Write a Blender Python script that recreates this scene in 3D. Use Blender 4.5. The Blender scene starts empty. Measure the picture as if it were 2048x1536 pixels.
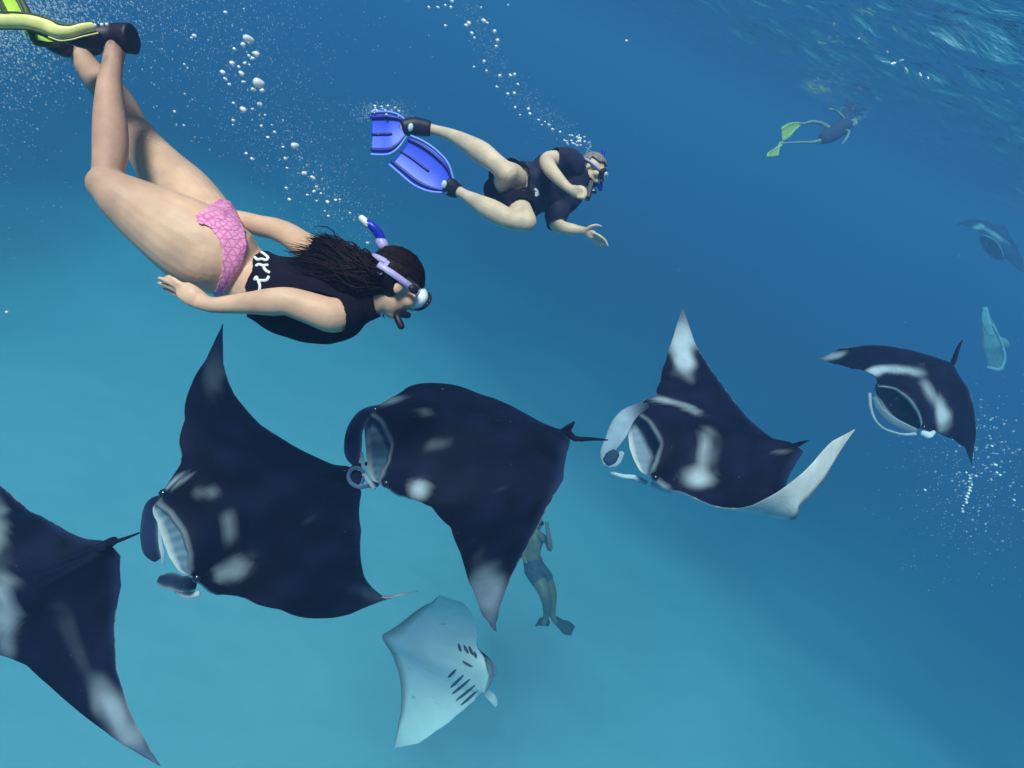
import bpy, math, random
import numpy as np
from mathutils import Vector, Matrix
from mathutils.bvhtree import BVHTree

# ------------------------------------------------------------------ camera, light, world
random.seed(7); rng = np.random.default_rng(7)
scn = bpy.context.scene
COL = scn.collection
W2, H2, FPX = 1024.0, 768.0, 1117.0
PITCH, ROLL = math.radians(31.5), math.radians(25.6)
_r0 = np.array([1.0, 0, 0]); _u0 = np.array([0, math.sin(PITCH), math.cos(PITCH)])
FWD = np.array([0, math.cos(PITCH), -math.sin(PITCH)])
RGT = math.cos(ROLL) * _r0 + math.sin(ROLL) * _u0
UPV = -math.sin(ROLL) * _r0 + math.cos(ROLL) * _u0
cam_d = bpy.data.cameras.new('camera'); cam = bpy.data.objects.new('camera', cam_d); COL.objects.link(cam)
cam_d.sensor_width = 36.0; cam_d.lens = 36.0 * FPX / 2048.0
cam_d.clip_start = 0.05; cam_d.clip_end = 1000
cam.matrix_world = Matrix([[RGT[i], UPV[i], -FWD[i], 0] for i in range(3)] + [[0, 0, 0, 1]])
scn.camera = cam

SURF_Z, BED_Z = 1.2, -14.8
SUN_EL, SUN_AZ = math.radians(62), math.radians(205)      # azimuth clockwise from +Y
world = bpy.data.worlds.new('World'); scn.world = world; world.use_nodes = True
wn = world.node_tree
bgn = wn.nodes['Background']
sky = wn.nodes.new('ShaderNodeTexSky'); sky.sky_type = 'NISHITA'; sky.sun_disc = False
sky.sun_elevation = SUN_EL; sky.sun_rotation = SUN_AZ
wn.links.new(sky.outputs[0], bgn.inputs[0]); bgn.inputs[1].default_value = 0.14
sun_d = bpy.data.lights.new('sun', 'SUN'); sun = bpy.data.objects.new('sun', sun_d); COL.objects.link(sun)
sun_d.energy = 5.0; sun_d.angle = math.radians(16); sun_d.color = (1.0, 0.96, 0.9)
sdir = Vector((math.sin(SUN_AZ) * math.cos(SUN_EL), math.cos(SUN_AZ) * math.cos(SUN_EL), math.sin(SUN_EL)))
sun.rotation_euler = sdir.to_track_quat('Z', 'Y').to_euler(); sun.location = (0, 0, 30)
vs = scn.view_settings
vs.view_transform = 'Standard'; vs.look = 'None'; vs.gamma = 1.0; vs.use_curve_mapping = False
vs.exposure = 0.0
scn.render.engine = 'CYCLES'
cy = scn.cycles
cy.max_bounces = 7; cy.diffuse_bounces = 3; cy.glossy_bounces = 3; cy.transmission_bounces = 2
cy.volume_bounces = 2; cy.transparent_max_bounces = 24
cy.use_denoising = True; cy.sample_clamp_indirect = 6.0
cy.caustics_reflective = False; cy.caustics_refractive = False

# ------------------------------------------------------------------ helpers
def P(px, py, d):
    return d * ((px - W2) / FPX * RGT - (py - H2) / FPX * UPV + FWD)

def camdir(v):                       # (right, up, towards the camera) -> world
    v = np.array(v, float); v /= np.linalg.norm(v)
    return v[0] * RGT + v[1] * UPV - v[2] * FWD

def unit(v):
    return v / (np.linalg.norm(v) + 1e-12)

def hermite(xs, ys, x):
    """smooth interpolation of the rows ys at xs"""
    xs = np.asarray(xs, float); ys = np.asarray(ys, float); x = np.clip(np.asarray(x, float), xs[0], xs[-1])
    one = ys.ndim == 1
    if one: ys = ys[:, None]
    m = np.gradient(ys, xs, axis=0) if len(xs) > 2 else np.repeat((ys[1:] - ys[:-1]) / (xs[1] - xs[0]), 2, 0)
    k = np.clip(np.searchsorted(xs, x, side='right') - 1, 0, len(xs) - 2)
    h = (xs[k + 1] - xs[k])[:, None]; t = ((x - xs[k])[:, None]) / h
    out = (2*t**3 - 3*t**2 + 1) * ys[k] + (t**3 - 2*t**2 + t) * h * m[k] + (-2*t**3 + 3*t**2) * ys[k+1] + (t**3 - t**2) * h * m[k+1]
    return out[:, 0] if one else out

def resample(rows, n):
    rows = np.asarray(rows, float)
    seg = np.linalg.norm(np.diff(rows[:, :3], axis=0), axis=1) + 1e-6
    s = np.concatenate([[0], np.cumsum(seg)])
    return hermite(s, rows, np.linspace(0, s[-1], n))

def obj(name, verts, faces, mats, parent=None, smooth=True, colors=None, fmat=None, **props):
    """one mesh object, its origin at its middle"""
    verts = np.asarray(verts, float)
    c = (verts.min(0) + verts.max(0)) / 2
    me = bpy.data.meshes.new(name)
    me.from_pydata((verts - c).tolist(), [], faces if isinstance(faces, list) else faces.tolist())
    if smooth: me.polygons.foreach_set('use_smooth', [True] * len(me.polygons))
    for m in (mats if isinstance(mats, (list, tuple)) else [mats]): me.materials.append(m)
    if fmat is not None: me.polygons.foreach_set('material_index', list(fmat))
    if colors is not None:
        a = me.color_attributes.new('pigment', 'FLOAT_COLOR', 'POINT')
        buf = np.ones((len(verts), 4)); buf[:, :3] = colors
        a.data.foreach_set('color', buf.ravel())
    me.update()
    o = bpy.data.objects.new(name, me); COL.objects.link(o)
    place(o, c, parent)
    for k, v in props.items(): o[k] = v
    return o

def wloc(o):
    p = np.zeros(3)
    while o: p = p + np.array(o.location); o = o.parent
    return p

def place(o, c, parent):
    if parent: o.parent = parent; o.location = Vector(np.asarray(c) - wloc(parent))
    else: o.location = Vector(c)

def grid_faces(n, m, wrap=False, flip=False, off=0):
    f = []
    mm = m if wrap else m - 1
    for i in range(n - 1):
        for j in range(mm):
            a = i*m + j; b = i*m + (j+1) % m; c = (i+1)*m + (j+1) % m; d = (i+1)*m + j
            f.append([off+a, off+d, off+c, off+b] if flip else [off+a, off+b, off+c, off+d])
    return f

def tube(C, rn, rm, nrm, seg=14, cap=True):
    """closed tube round the line C; rn radii along the image-plane normal, rm across; nrm = reference (view) directions"""
    C = np.asarray(C); n = len(C)
    T = np.gradient(C, axis=0); T /= np.linalg.norm(T, axis=1)[:, None] + 1e-9
    V = nrm - (nrm * T).sum(1)[:, None] * T; V /= np.linalg.norm(V, axis=1)[:, None] + 1e-9
    N = np.cross(T, V)
    rows = []; 
    def ring(c, N_, V_, a, b):
        th = np.linspace(0, 2*np.pi, seg, endpoint=False)
        return c + np.outer(np.cos(th), N_) * a + np.outer(np.sin(th), V_) * b
    if cap:
        for q in (80, 55, 28):
            k = math.radians(q); rr = min(rn[0], rm[0]) * (cap if cap is not True else 1.0)
            rows.append(ring(C[0] - T[0]*rr*math.sin(k), N[0], V[0], rn[0]*math.cos(k), rm[0]*math.cos(k)))
    for i in range(n): rows.append(ring(C[i], N[i], V[i], rn[i], rm[i]))
    if cap:
        for q in (28, 55, 80):
            k = math.radians(q); rr = min(rn[-1], rm[-1]) * (cap if cap is not True else 1.0)
            rows.append(ring(C[-1] + T[-1]*rr*math.sin(k), N[-1], V[-1], rn[-1]*math.cos(k), rm[-1]*math.cos(k)))
    Vt = np.concatenate(rows); R = len(rows)
    F = grid_faces(R, seg, True)
    F.append(list(range(seg))[::-1]); F.append([(R-1)*seg + j for j in range(seg)])
    return Vt, F

def chain(pts, n=24, flat=0.8, seg=16, cap=True):
    """pts: (px, py, depth, radius in px [, flatness]) -> tube in the world"""
    A = []
    for p in pts:
        A.append([*P(p[0], p[1], p[2]), p[3] * p[2] / FPX, p[4] if len(p) > 4 else flat])
    A = resample(A, n)
    C = A[:, :3]; view = C / np.linalg.norm(C, axis=1)[:, None]
    rn = np.maximum(A[:, 3], 1e-4)
    # a radius is read as its size in the picture: allow for the stretch of a wide lens away from its axis
    T = np.gradient(C, axis=0); T /= np.linalg.norm(T, axis=1)[:, None] + 1e-9
    Vw = view - (view*T).sum(1)[:, None]*T; Vw /= np.linalg.norm(Vw, axis=1)[:, None] + 1e-9
    N = np.cross(T, Vw); c0 = np.stack([C@RGT, C@UPV, C@FWD], -1); e = .005; C1 = C + N*e
    c1 = np.stack([C1@RGT, C1@UPV, C1@FWD], -1); pp = lambda c: c[:, :2]/c[:, 2:]
    dpx = pp(c1) - pp(c0); tp = np.gradient(pp(c0), axis=0); tp /= np.linalg.norm(tp, axis=1)[:, None] + 1e-9
    dpx = dpx - (dpx*tp).sum(1)[:, None]*tp
    k = (e/c0[:, 2])/(np.linalg.norm(dpx, axis=1) + 1e-9); k = np.clip(k, .68, 1.0)
    rn = rn*k; rm = rn * A[:, 4]
    return tube(C, rn, rm, view, seg, cap), C, rn

class Mix:
    def __init__(s): s.v = []; s.f = []; s.n = 0; s.c = []
    def add(s, vf, col=None):
        v, f = vf; v = np.asarray(v)
        s.v.append(v); s.f += [[i + s.n for i in q] for q in f]; s.n += len(v)
        s.c.append(np.tile(np.array(col if col is not None else (1, 1, 1), float), (len(v), 1)))
    def V(s): return np.concatenate(s.v)
    def build(s, name, mat, parent=None, colors=False, **k):
        return obj(name, s.V(), s.f, mat, parent, colors=np.concatenate(s.c) if colors else None, **k)

def sphere(c, r, ax=None, nu=16, nv=10):
    """ellipsoid; r three radii; ax rows = axes"""
    c = np.asarray(c, float); r = np.broadcast_to(np.asarray(r, float), (3,)); ax = np.eye(3) if ax is None else np.asarray(ax)
    rows = []
    for i in range(nv + 1):
        ph = math.pi * (0.02 + 0.96 * i / nv)
        for j in range(nu):
            th = 2*math.pi*j/nu
            l = np.array([math.sin(ph)*math.cos(th), math.sin(ph)*math.sin(th), math.cos(ph)]) * r
            rows.append(c + l @ ax)
    F = grid_faces(nv+1, nu, True)
    F.append(list(range(nu))[::-1]); F.append([nv*nu + j for j in range(nu)])
    return np.array(rows), F

def bake_mods(v, f, mods):
    me = bpy.data.meshes.new('tmp'); me.from_pydata(np.asarray(v).tolist(), [], f); me.update()
    o = bpy.data.objects.new('tmp', me); COL.objects.link(o)
    for t, kw in mods:
        m = o.modifiers.new(t, t)
        for k, x in kw.items(): setattr(m, k, x)
    dg = bpy.context.evaluated_depsgraph_get(); dg.update()
    r = bpy.data.meshes.new_from_object(o.evaluated_get(dg))
    bpy.data.objects.remove(o); bpy.data.meshes.remove(me)
    V = np.empty(len(r.vertices)*3); r.vertices.foreach_get('co', V)
    F = [list(p.vertices) for p in r.polygons]
    bpy.data.meshes.remove(r)
    return V.reshape(-1, 3), F

def vnormals(V, F):
    me = bpy.data.meshes.new('n'); me.from_pydata(V.tolist(), [], F); me.update()
    N = np.empty(len(V)*3); me.vertices.foreach_get('normal', N); bpy.data.meshes.remove(me)
    return N.reshape(-1, 3)

# ------------------------------------------------------------------ materials
def mat(name, col=(0.5, 0.5, 0.5), rough=0.6, noise=0.12, scale=30.0, bump=0.0, bscale=80.0, spec=0.4, sss=0.0,
        sssr=(1, .35, .2), attr=False, metal=0.0, trans=0.0, ramp=None, sheen=0.0):
    m = bpy.data.materials.new(name); m.use_nodes = True; nt = m.node_tree; b = nt.nodes['Principled BSDF']
    tc = nt.nodes.new('ShaderNodeTexCoord')
    n = nt.nodes.new('ShaderNodeTexNoise'); n.inputs['Scale'].default_value = scale; n.inputs['Detail'].default_value = 6
    nt.links.new(tc.outputs['Object'], n.inputs['Vector'])
    mp = nt.nodes.new('ShaderNodeMapRange'); mp.inputs[1].default_value = 0.3; mp.inputs[2].default_value = 0.7
    mp.inputs[3].default_value = 1 - noise; mp.inputs[4].default_value = 1 + noise
    nt.links.new(n.outputs[0], mp.inputs[0])
    mx = nt.nodes.new('ShaderNodeMix'); mx.data_type = 'RGBA'; mx.blend_type = 'MULTIPLY'; mx.inputs[0].default_value = 1
    if attr:
        a = nt.nodes.new('ShaderNodeVertexColor'); a.layer_name = 'pigment'; nt.links.new(a.outputs[0], mx.inputs[6])
    else: mx.inputs[6].default_value = (*col, 1)
    nt.links.new(mp.outputs[0], mx.inputs[7]); nt.links.new(mx.outputs[2], b.inputs['Base Color'])
    b.inputs['Roughness'].default_value = rough; b.inputs['Specular IOR Level'].default_value = spec
    b.inputs['Metallic'].default_value = metal; b.inputs['Transmission Weight'].default_value = trans
    b.inputs['Sheen Weight'].default_value = sheen
    if sss:
        b.inputs['Subsurface Weight'].default_value = sss; b.inputs['Subsurface Radius'].default_value = sssr
        b.inputs['Subsurface Scale'].default_value = 0.01
    if bump:
        n2 = nt.nodes.new('ShaderNodeTexNoise'); n2.inputs['Scale'].default_value = bscale; n2.inputs['Detail'].default_value = 5
        nt.links.new(tc.outputs['Object'], n2.inputs['Vector'])
        bp = nt.nodes.new('ShaderNodeBump'); bp.inputs['Strength'].default_value = bump; bp.inputs['Distance'].default_value = 0.01
        nt.links.new(n2.outputs[0], bp.inputs['Height']); nt.links.new(bp.outputs[0], b.inputs['Normal'])
    return m

M_skin = mat('skin', attr=True, rough=0.5, noise=0.14, scale=11, bump=0.1, bscale=90, sss=0.15, spec=0.35)
M_manta = mat('manta_skin', attr=True, rough=0.65, noise=0.18, scale=7, bump=0.2, bscale=45, spec=0.06)
M_belly = mat('pale_manta_belly', attr=True, rough=0.65, noise=0.05, scale=5, bump=0.06, bscale=30, spec=0.1)
M_black = mat('dark_fabric', (0.007, 0.004, 0.012), rough=0.85, noise=0.35, scale=14, bump=0.5, bscale=25, spec=.15)
M_navy = mat('navy_fabric', (0.014, 0.012, 0.04), rough=0.8, noise=0.35, scale=9, bump=0.5, bscale=18)
M_hair = mat('auburn_hair', (0.012, 0.0035, 0.0035), rough=0.55, noise=0.6, scale=24, spec=0.12, bump=0.6, bscale=60)
M_grey_hair = mat('greying_hair', (0.28, 0.2, 0.2), rough=0.6, noise=0.4, scale=60)
M_lav = mat('lavender_silicone', (0.45, 0.38, 0.7), rough=0.35, noise=0.08)
M_white = mat('white_plastic', (0.8, 0.82, 0.85), rough=0.3, noise=0.05)
M_print = mat('white_print', (0.85, 0.85, 0.88), rough=0.7, noise=0.04)
M_rubber = mat('black_rubber', (0.014, 0.006, 0.014), rough=0.5, noise=0.3, scale=20)
M_glass = mat('mask_lens', (0.02, 0.02, 0.05), rough=0.08, noise=0.05, spec=0.8)
M_blue = mat('blue_plastic', (0.012, 0.03, 0.5), rough=0.35, noise=0.12)
M_hazed_top = mat('hazed_purple_fabric', (0.05, 0.045, 0.10), rough=0.8)  # greyed to imitate distance haze over the far snorkeller's top
M_finblue = mat('blue_fin_plastic', (0.03, 0.075, 0.80), rough=0.4, noise=0.12, scale=8)
M_finrail = mat('dark_blue_fin_rail', (0.008, 0.012, 0.22), rough=0.4, noise=0.2)
M_finedge = mat('pale_blue_fin_edge', (0.22, 0.34, 0.9), rough=0.4, noise=0.1)
M_yellow = mat('yellow_fin_rubber', (0.98, 0.88, 0.32), rough=0.4, noise=0.1)
M_lime = mat('lime_fin_blade', (0.55, 0.78, 0.08), rough=0.4, noise=0.12)
M_hazed_fin = mat('hazed_lime_fin', (0.5, 0.42, 0.05), rough=0.5, noise=0.2)  # dulled lime, distance haze put into the colour
M_teal = mat('grey_teal_fin', (0.05, 0.09, 0.11), rough=0.5, noise=0.2)  # free diver's gear, toned near the water to imitate haze
M_olive = mat('olive_fin_edge', (0.06, 0.08, 0.02), rough=0.5, noise=0.2)
M_eye = mat('manta_eye', (0.01, 0.01, 0.02), rough=0.1, noise=0.1, spec=0.8)
M_gill = mat('gill_opening', (0.06, 0.1, 0.12), rough=0.8, noise=0.2)

def pink_mat():
    m = mat('pink_patterned_fabric', (0.9, 0.3, 0.5), rough=0.8, noise=0.12, scale=12, bump=0.2, bscale=60)
    nt = m.node_tree; b = nt.nodes['Principled BSDF']
    tc = [n for n in nt.nodes if n.type == 'TEX_COORD'][0]
    v = nt.nodes.new('ShaderNodeTexVoronoi'); v.feature = 'DISTANCE_TO_EDGE'; v.inputs['Scale'].default_value = 52
    v.inputs['Randomness'].default_value = 0.35
    nt.links.new(tc.outputs['Object'], v.inputs['Vector'])
    r = nt.nodes.new('ShaderNodeValToRGB'); r.color_ramp.elements[0].position = 0.05; r.color_ramp.elements[1].position = 0.13
    r.color_ramp.elements[0].color = (0.72, 0.16, 0.42, 1); r.color_ramp.elements[1].color = (0.92, 0.36, 0.56, 1)
    nt.links.new(v.outputs['Distance'], r.inputs[0]); nt.links.new(r.outputs[0], b.inputs['Base Color'])
    return m
M_pink = pink_mat()

def bubble_mat(name, k=0.85, a=0.35):
    m = bpy.data.materials.new(name); m.use_nodes = True; nt = m.node_tree; nt.nodes.clear()
    out = nt.nodes.new('ShaderNodeOutputMaterial'); mix = nt.nodes.new('ShaderNodeMixShader')
    tr = nt.nodes.new('ShaderNodeBsdfTransparent'); pr = nt.nodes.new('ShaderNodeBsdfPrincipled')
    pr.inputs['Base Color'].default_value = (0.97, 0.96, 0.96, 1); pr.inputs['Roughness'].default_value = 0.25
    pr.inputs['Metallic'].default_value = 0.1; pr.inputs['Specular IOR Level'].default_value = 1.0
    lw = nt.nodes.new('ShaderNodeLayerWeight'); lw.inputs[0].default_value = 0.5
    mp = nt.nodes.new('ShaderNodeMapRange'); mp.inputs[3].default_value = a; mp.inputs[4].default_value = k
    nt.links.new(lw.outputs['Facing'], mp.inputs[0]); nt.links.new(mp.outputs[0], mix.inputs[0])
    nt.links.new(tr.outputs[0], mix.inputs[1]); nt.links.new(pr.outputs[0], mix.inputs[2]); nt.links.new(mix.outputs[0], out.inputs[0])
    return m
M_bub = bubble_mat('air_bubble', 1.0, 0.75)
M_fizz = bubble_mat('fine_bubble', 0.6, 0.22)

# ------------------------------------------------------------------ seabed, water surface, haze
def noise2(x, y, seed, sc):
    r = np.random.default_rng(seed); o = np.zeros_like(x)
    for k in range(14):
        a = r.uniform(0, 2*np.pi); f = sc * r.uniform(0.5, 2.2)
        o += np.sin((x*np.cos(a) + y*np.sin(a)) * f + r.uniform(0, 6.28)) / 14**0.5
    return o

def seabed():
    n = 260
    u = np.linspace(-1, 1, n); ax = np.sign(u) * (30*np.abs(u) + 150*np.abs(u)**4)
    X, Y = np.meshgrid(ax, ax + 8)
    Z = BED_Z + 0.10*noise2(X, Y, 3, 0.6) + 0.02*noise2(X, Y, 5, 4)
    Z -= 3.0 / (1 + np.exp(-(Y + 0.45*X - 26) / 2.5))          # the sand drops away into deeper water
    V = np.stack([X, Y, Z], -1).reshape(-1, 3)
    m = bpy.data.materials.new('pale_sand'); m.use_nodes = True; nt = m.node_tree; b = nt.nodes['Principled BSDF']
    tc = nt.nodes.new('ShaderNodeTexCoord')
    n1 = nt.nodes.new('ShaderNodeTexNoise'); n1.inputs['Scale'].default_value = 0.35; n1.inputs['Detail'].default_value = 7
    n2 = nt.nodes.new('ShaderNodeTexNoise'); n2.inputs['Scale'].default_value = 3.2; n2.inputs['Detail'].default_value = 8
    n3 = nt.nodes.new('ShaderNodeTexNoise'); n3.inputs['Scale'].default_value = 0.12; n3.inputs['Detail'].default_value = 3
    for q in (n1, n2, n3): nt.links.new(tc.outputs['Object'], q.inputs['Vector'])
    r = nt.nodes.new('ShaderNodeValToRGB'); r.color_ramp.elements[0].position = 0.33; r.color_ramp.elements[1].position = 0.62
    r.color_ramp.elements[0].color = (0.47, 0.54, 0.58, 1); r.color_ramp.elements[1].color = (0.50, 0.57, 0.61, 1)
    mx = nt.nodes.new('ShaderNodeMath'); mx.operation = 'ADD'
    sc = nt.nodes.new('ShaderNodeMath'); sc.operation = 'MULTIPLY'; sc.inputs[1].default_value = 0.35
    nt.links.new(n2.outputs[0], sc.inputs[0]); nt.links.new(n1.outputs[0], mx.inputs[0]); nt.links.new(sc.outputs[0], mx.inputs[1])
    s2 = nt.nodes.new('ShaderNodeMath'); s2.operation = 'SUBTRACT'; s2.inputs[1].default_value = 0.17
    nt.links.new(mx.outputs[0], s2.inputs[0]); nt.links.new(s2.outputs[0], r.inputs[0])
    # darker rubble and reef at the drop-off, painted water fade on the left
    a = nt.nodes.new('ShaderNodeVertexColor'); a.layer_name = 'pigment'
    mm = nt.nodes.new('ShaderNodeMix'); mm.data_type = 'RGBA'; mm.blend_type = 'MULTIPLY'; mm.inputs[0].default_value = 1
    nt.links.new(r.outputs[0], mm.inputs[6]); nt.links.new(a.outputs[0], mm.inputs[7]); nt.links.new(mm.outputs[2], b.inputs['Base Color'])
    b.inputs['Roughness'].default_value = 0.95; b.inputs['Specular IOR Level'].default_value = 0.1
    bp = nt.nodes.new('ShaderNodeBump'); bp.inputs['Strength'].default_value = 0.25; bp.inputs['Distance'].default_value = 0.05
    nt.links.new(n2.outputs[0], bp.inputs['Height']); nt.links.new(bp.outputs[0], b.inputs['Normal'])
    reef_fade = 1 / (1 + np.exp(-(Y + 0.30*X - 27 + 1.6*noise2(X, Y, 9, 0.3)) / 8.5))
    reef_fade = np.maximum(reef_fade, 1/(1 + np.exp((X + 20.5 + 1.0*noise2(X, Y, 19, .4))/2.6)))  # sand darkened on the left to imitate its fade into distant water
    c = 1 - 0.8 * reef_fade.reshape(-1, 1); c = np.repeat(c, 3, 1)
    return obj('sandy_seabed', V, grid_faces(n, n), m, colors=c, kind='structure')
seabed()

def water_surface():
    n = 420
    u = np.linspace(-1, 1, n); ax = np.sign(u) * (22*np.abs(u)**1.4 + 150*np.abs(u)**6)
    X, Y = np.meshgrid(ax + 4, ax + 5)
    fall = 1 / (1 + (np.hypot(X-4, Y-5) / 25)**2)
    Z = SURF_Z + fall * (0.075*noise2(X, Y, 21, 1.3) + 0.040*noise2(X, Y, 22, 4.0) + 0.012*noise2(X, Y, 23, 11))
    V = np.stack([X, Y, Z], -1).reshape(-1, 3)
    m = bpy.data.materials.new('water_surface'); m.use_nodes = True; nt = m.node_tree; nt.nodes.clear()
    out = nt.nodes.new('ShaderNodeOutputMaterial'); mix = nt.nodes.new('ShaderNodeMixShader')
    tr = nt.nodes.new('ShaderNodeBsdfTransparent'); gl = nt.nodes.new('ShaderNodeBsdfGlossy')
    gl.inputs['Roughness'].default_value = 0.04; gl.inputs['Color'].default_value = (0.9, 0.95, 1, 1)
    fr = nt.nodes.new('ShaderNodeFresnel'); fr.inputs[0].default_value = 1.33
    tc = nt.nodes.new('ShaderNodeTexCoord'); nz = nt.nodes.new('ShaderNodeTexNoise'); nz.inputs['Scale'].default_value = 3.0; nz.inputs['Detail'].default_value = 5
    mpg = nt.nodes.new('ShaderNodeMapping'); mpg.inputs['Scale'].default_value = (1, 1.6, 1)
    nt.links.new(tc.outputs['Object'], mpg.inputs[0]); nt.links.new(mpg.outputs[0], nz.inputs['Vector'])
    bp = nt.nodes.new('ShaderNodeBump'); bp.inputs['Strength'].default_value = 0.7; bp.inputs['Distance'].default_value = 0.12
    nt.links.new(nz.outputs[0], bp.inputs['Height']); nt.links.new(bp.outputs[0], gl.inputs['Normal']); nt.links.new(bp.outputs[0], fr.inputs['Normal'])
    nt.links.new(fr.outputs[0], mix.inputs[0]); nt.links.new(tr.outputs[0], mix.inputs[1]); nt.links.new(gl.outputs[0], mix.inputs[2])
    nt.links.new(mix.outputs[0], out.inputs[0])
    return obj('water_surface', V, grid_faces(n, n), m, kind='structure')
water_surface()

def haze():
    a, z0, z1 = 115.0, BED_Z - 5.5, SURF_Z + 0.4
    V = [(x, y, z) for x in (-a, a) for y in (-a, a) for z in (z0, z1)]
    F = [[0, 1, 3, 2], [4, 6, 7, 5], [0, 4, 5, 1], [2, 3, 7, 6], [0, 2, 6, 4], [1, 5, 7, 3]]
    m = bpy.data.materials.new('haze'); m.use_nodes = True; nt = m.node_tree; nt.nodes.clear()
    out = nt.nodes.new('ShaderNodeOutputMaterial'); v = nt.nodes.new('ShaderNodeVolumePrincipled')
    v.inputs['Color'].default_value = (0.060, 0.112, 0.222, 1)
    v.inputs['Absorption Color'].default_value = (0.003, 0.44, 0.58, 1)
    v.inputs['Density'].default_value = 0.074; v.inputs['Anisotropy'].default_value = 0.0
    nt.links.new(v.outputs[0], out.inputs['Volume'])
    return obj('haze', V, F, m, smooth=False, kind='stuff', label='blue sea water filling the whole view', category='water')
haze()
# ------------------------------------------------------------------ manta rays
# rest shape in half-span units: x to the head, y to the left wing tip, z up
_LE = ([0, .09, .165, .2, .25, .35, .5, .65, .8, .9, .96, 1.0],
       [.40, .395, .36, .30, .265, .262, .225, .14, .01, -.10, -.19, -.28])
_TE = ([0, .04, .09, .2, .35, .5, .65, .8, .9, .96, 1.0],
       [-.47, -.45, -.40, -.31, -.235, -.19, -.17, -.18, -.21, -.245, -.29])
def LEx(a): return hermite(*_LE, np.abs(a))
def TEx(a): return hermite(*_TE, np.abs(a))
MW = 0.165
def thick(a):
    a = np.abs(a); return 0.085*np.exp(-(a/.17)**2) + 0.055*np.exp(-(a/.42)**2) + 0.010*(1-a) + 0.0015
def mouth(a, H): return H * np.sqrt(np.clip(1 - (np.abs(a)/MW)**2, 0, None))

def rest_grid(H=0.075, nv=131, nt=26, npk=9):
    s = np.linspace(-1, 1, nv); v = np.sign(s)*(0.62*np.abs(s) + 0.38*np.abs(s)**2.2)
    v = np.sign(v)*np.minimum(np.abs(v), 0.9985)
    le, te, T, h = LEx(v), TEx(v), thick(v), mouth(v, H)
    g = np.clip(h/H, 0, 1)
    cx = (1 - np.cos(np.linspace(0, np.pi, nt)))/2                      # 0 = trailing edge, 1 = leading edge
    rows = []; side = []
    X = te + np.outer(cx, le - te)
    xh = 1 - cx
    shp = 2.05*np.sqrt(np.clip(xh, 0, 1))*(1-xh)**1.05 + 0.0
    top = np.outer(shp, T) + np.outer(cx**7, h)
    rdg = np.exp(-((np.abs(v) - .02 - .10*cx[:, None])/.018)**2)*sstep(cx[:, None], .02, .12)*(1-sstep(cx[:, None], .25, .6))
    top = top + .010*rdg
    bot = -np.outer(shp, T*0.55) - np.outer(cx**5, h*1.0)
    xlow = le - 0.03*g                                                   # lower jaw a little behind
    Xb = te + np.outer(cx, xlow - te)
    Vv = np.tile(v, (nt, 1))
    A = np.stack([X, Vv, top], -1)                                       # tail -> lip over the back
    q = np.linspace(0, 1, npk)[1:]
    pk1 = np.stack([le - np.outer(q, 0.26*g) , np.tile(v, (len(q), 1))*(1 - 0.25*np.outer(q, g)), np.outer(1-0.75*q**1.3, h)], -1)
    pk2 = np.stack([xlow - np.outer(q[::-1], 0.23*g), np.tile(v, (len(q), 1))*(1 - 0.25*np.outer(q[::-1], g)), -np.outer(1-0.75*q[::-1]**1.3, h)], -1)
    B = np.stack([Xb, Vv, bot], -1)[::-1]
    G = np.concatenate([A, pk1, pk2, B], 0)                              # loop over the first index
    kind = np.concatenate([np.zeros(nt), np.ones(len(q)), np.full(len(q), 2), np.full(nt, 3)])
    return G.transpose(1, 0, 2), v, kind                                 # (span, loop, 3)

def lm(name, a=0.0, H=0.075):
    if name == 'LE': return np.array([LEx([a])[0], a, 0.0])
    if name == 'TE': return np.array([TEx([a])[0], a, 0.0])
    if name == 'tail': return np.array([-.46, 0, 0.0])
    if name == 'up': return np.array([.40, 0, H])
    if name == 'lo': return np.array([.37, 0, -H])
    if name == 'ua': return np.array([LEx([a*MW])[0], a*MW, mouth(a*MW, H)])
    if name == 'la': return np.array([LEx([a*MW])[0]-.03, a*MW, -mouth(a*MW, H)])
    if name == 'mc': return np.array([.365, a*MW, 0.0])                  # a = -1 right corner, +1 left corner

def flex(Q, p):
    """bend the wings: p = (aL, bL, twL, swL, aR, bR, twR, swR)"""
    Q = np.asarray(Q, float); out = Q.copy(); y0 = 0.16
    for sgn, (a, b, tw, sw) in ((1, p[0:4]), (-1, p[4:8])):
        m = Q[:, 1]*sgn > y0
        if not m.any(): continue
        u = (Q[m, 1]*sgn - y0)/(1-y0)
        K = 24; tt = (np.arange(K)+.5)/K
        th = lambda w: a*w + b*w*w
        U = u[:, None]*tt
        Y = (np.cos(th(U))).mean(1)*u*(1-y0); Zc = (np.sin(th(U))).mean(1)*u*(1-y0)
        t = th(u); tws = tw*u**1.5
        xx = Q[m, 0] ; zz = Q[m, 2]
        xm = -0.1
        dx = xx - xm
        xr = xm + dx*np.cos(tws) + zz*np.sin(tws); zr = -dx*np.sin(tws) + zz*np.cos(tws)
        out[m, 0] = xr + sw*u*u
        out[m, 1] = sgn*(y0 + Y - zr*np.sin(t))
        out[m, 2] = Zc + zr*np.cos(t)
    return out

def rodr(w):
    th = np.linalg.norm(w)
    if th < 1e-9: return np.eye(3)
    k = w/th; K = np.array([[0, -k[2], k[1]], [k[2], 0, -k[0]], [-k[1], k[0], 0]])
    return np.eye(3) + math.sin(th)*K + (1-math.cos(th))*K@K

CAMM = np.stack([RGT, UPV, -FWD])           # world -> camera coordinates
def proj(Wp):
    c = Wp @ CAMM.T; z = -c[:, 2]
    return np.stack([W2 + FPX*c[:, 0]/z, H2 - FPX*c[:, 1]/z], -1), z

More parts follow.
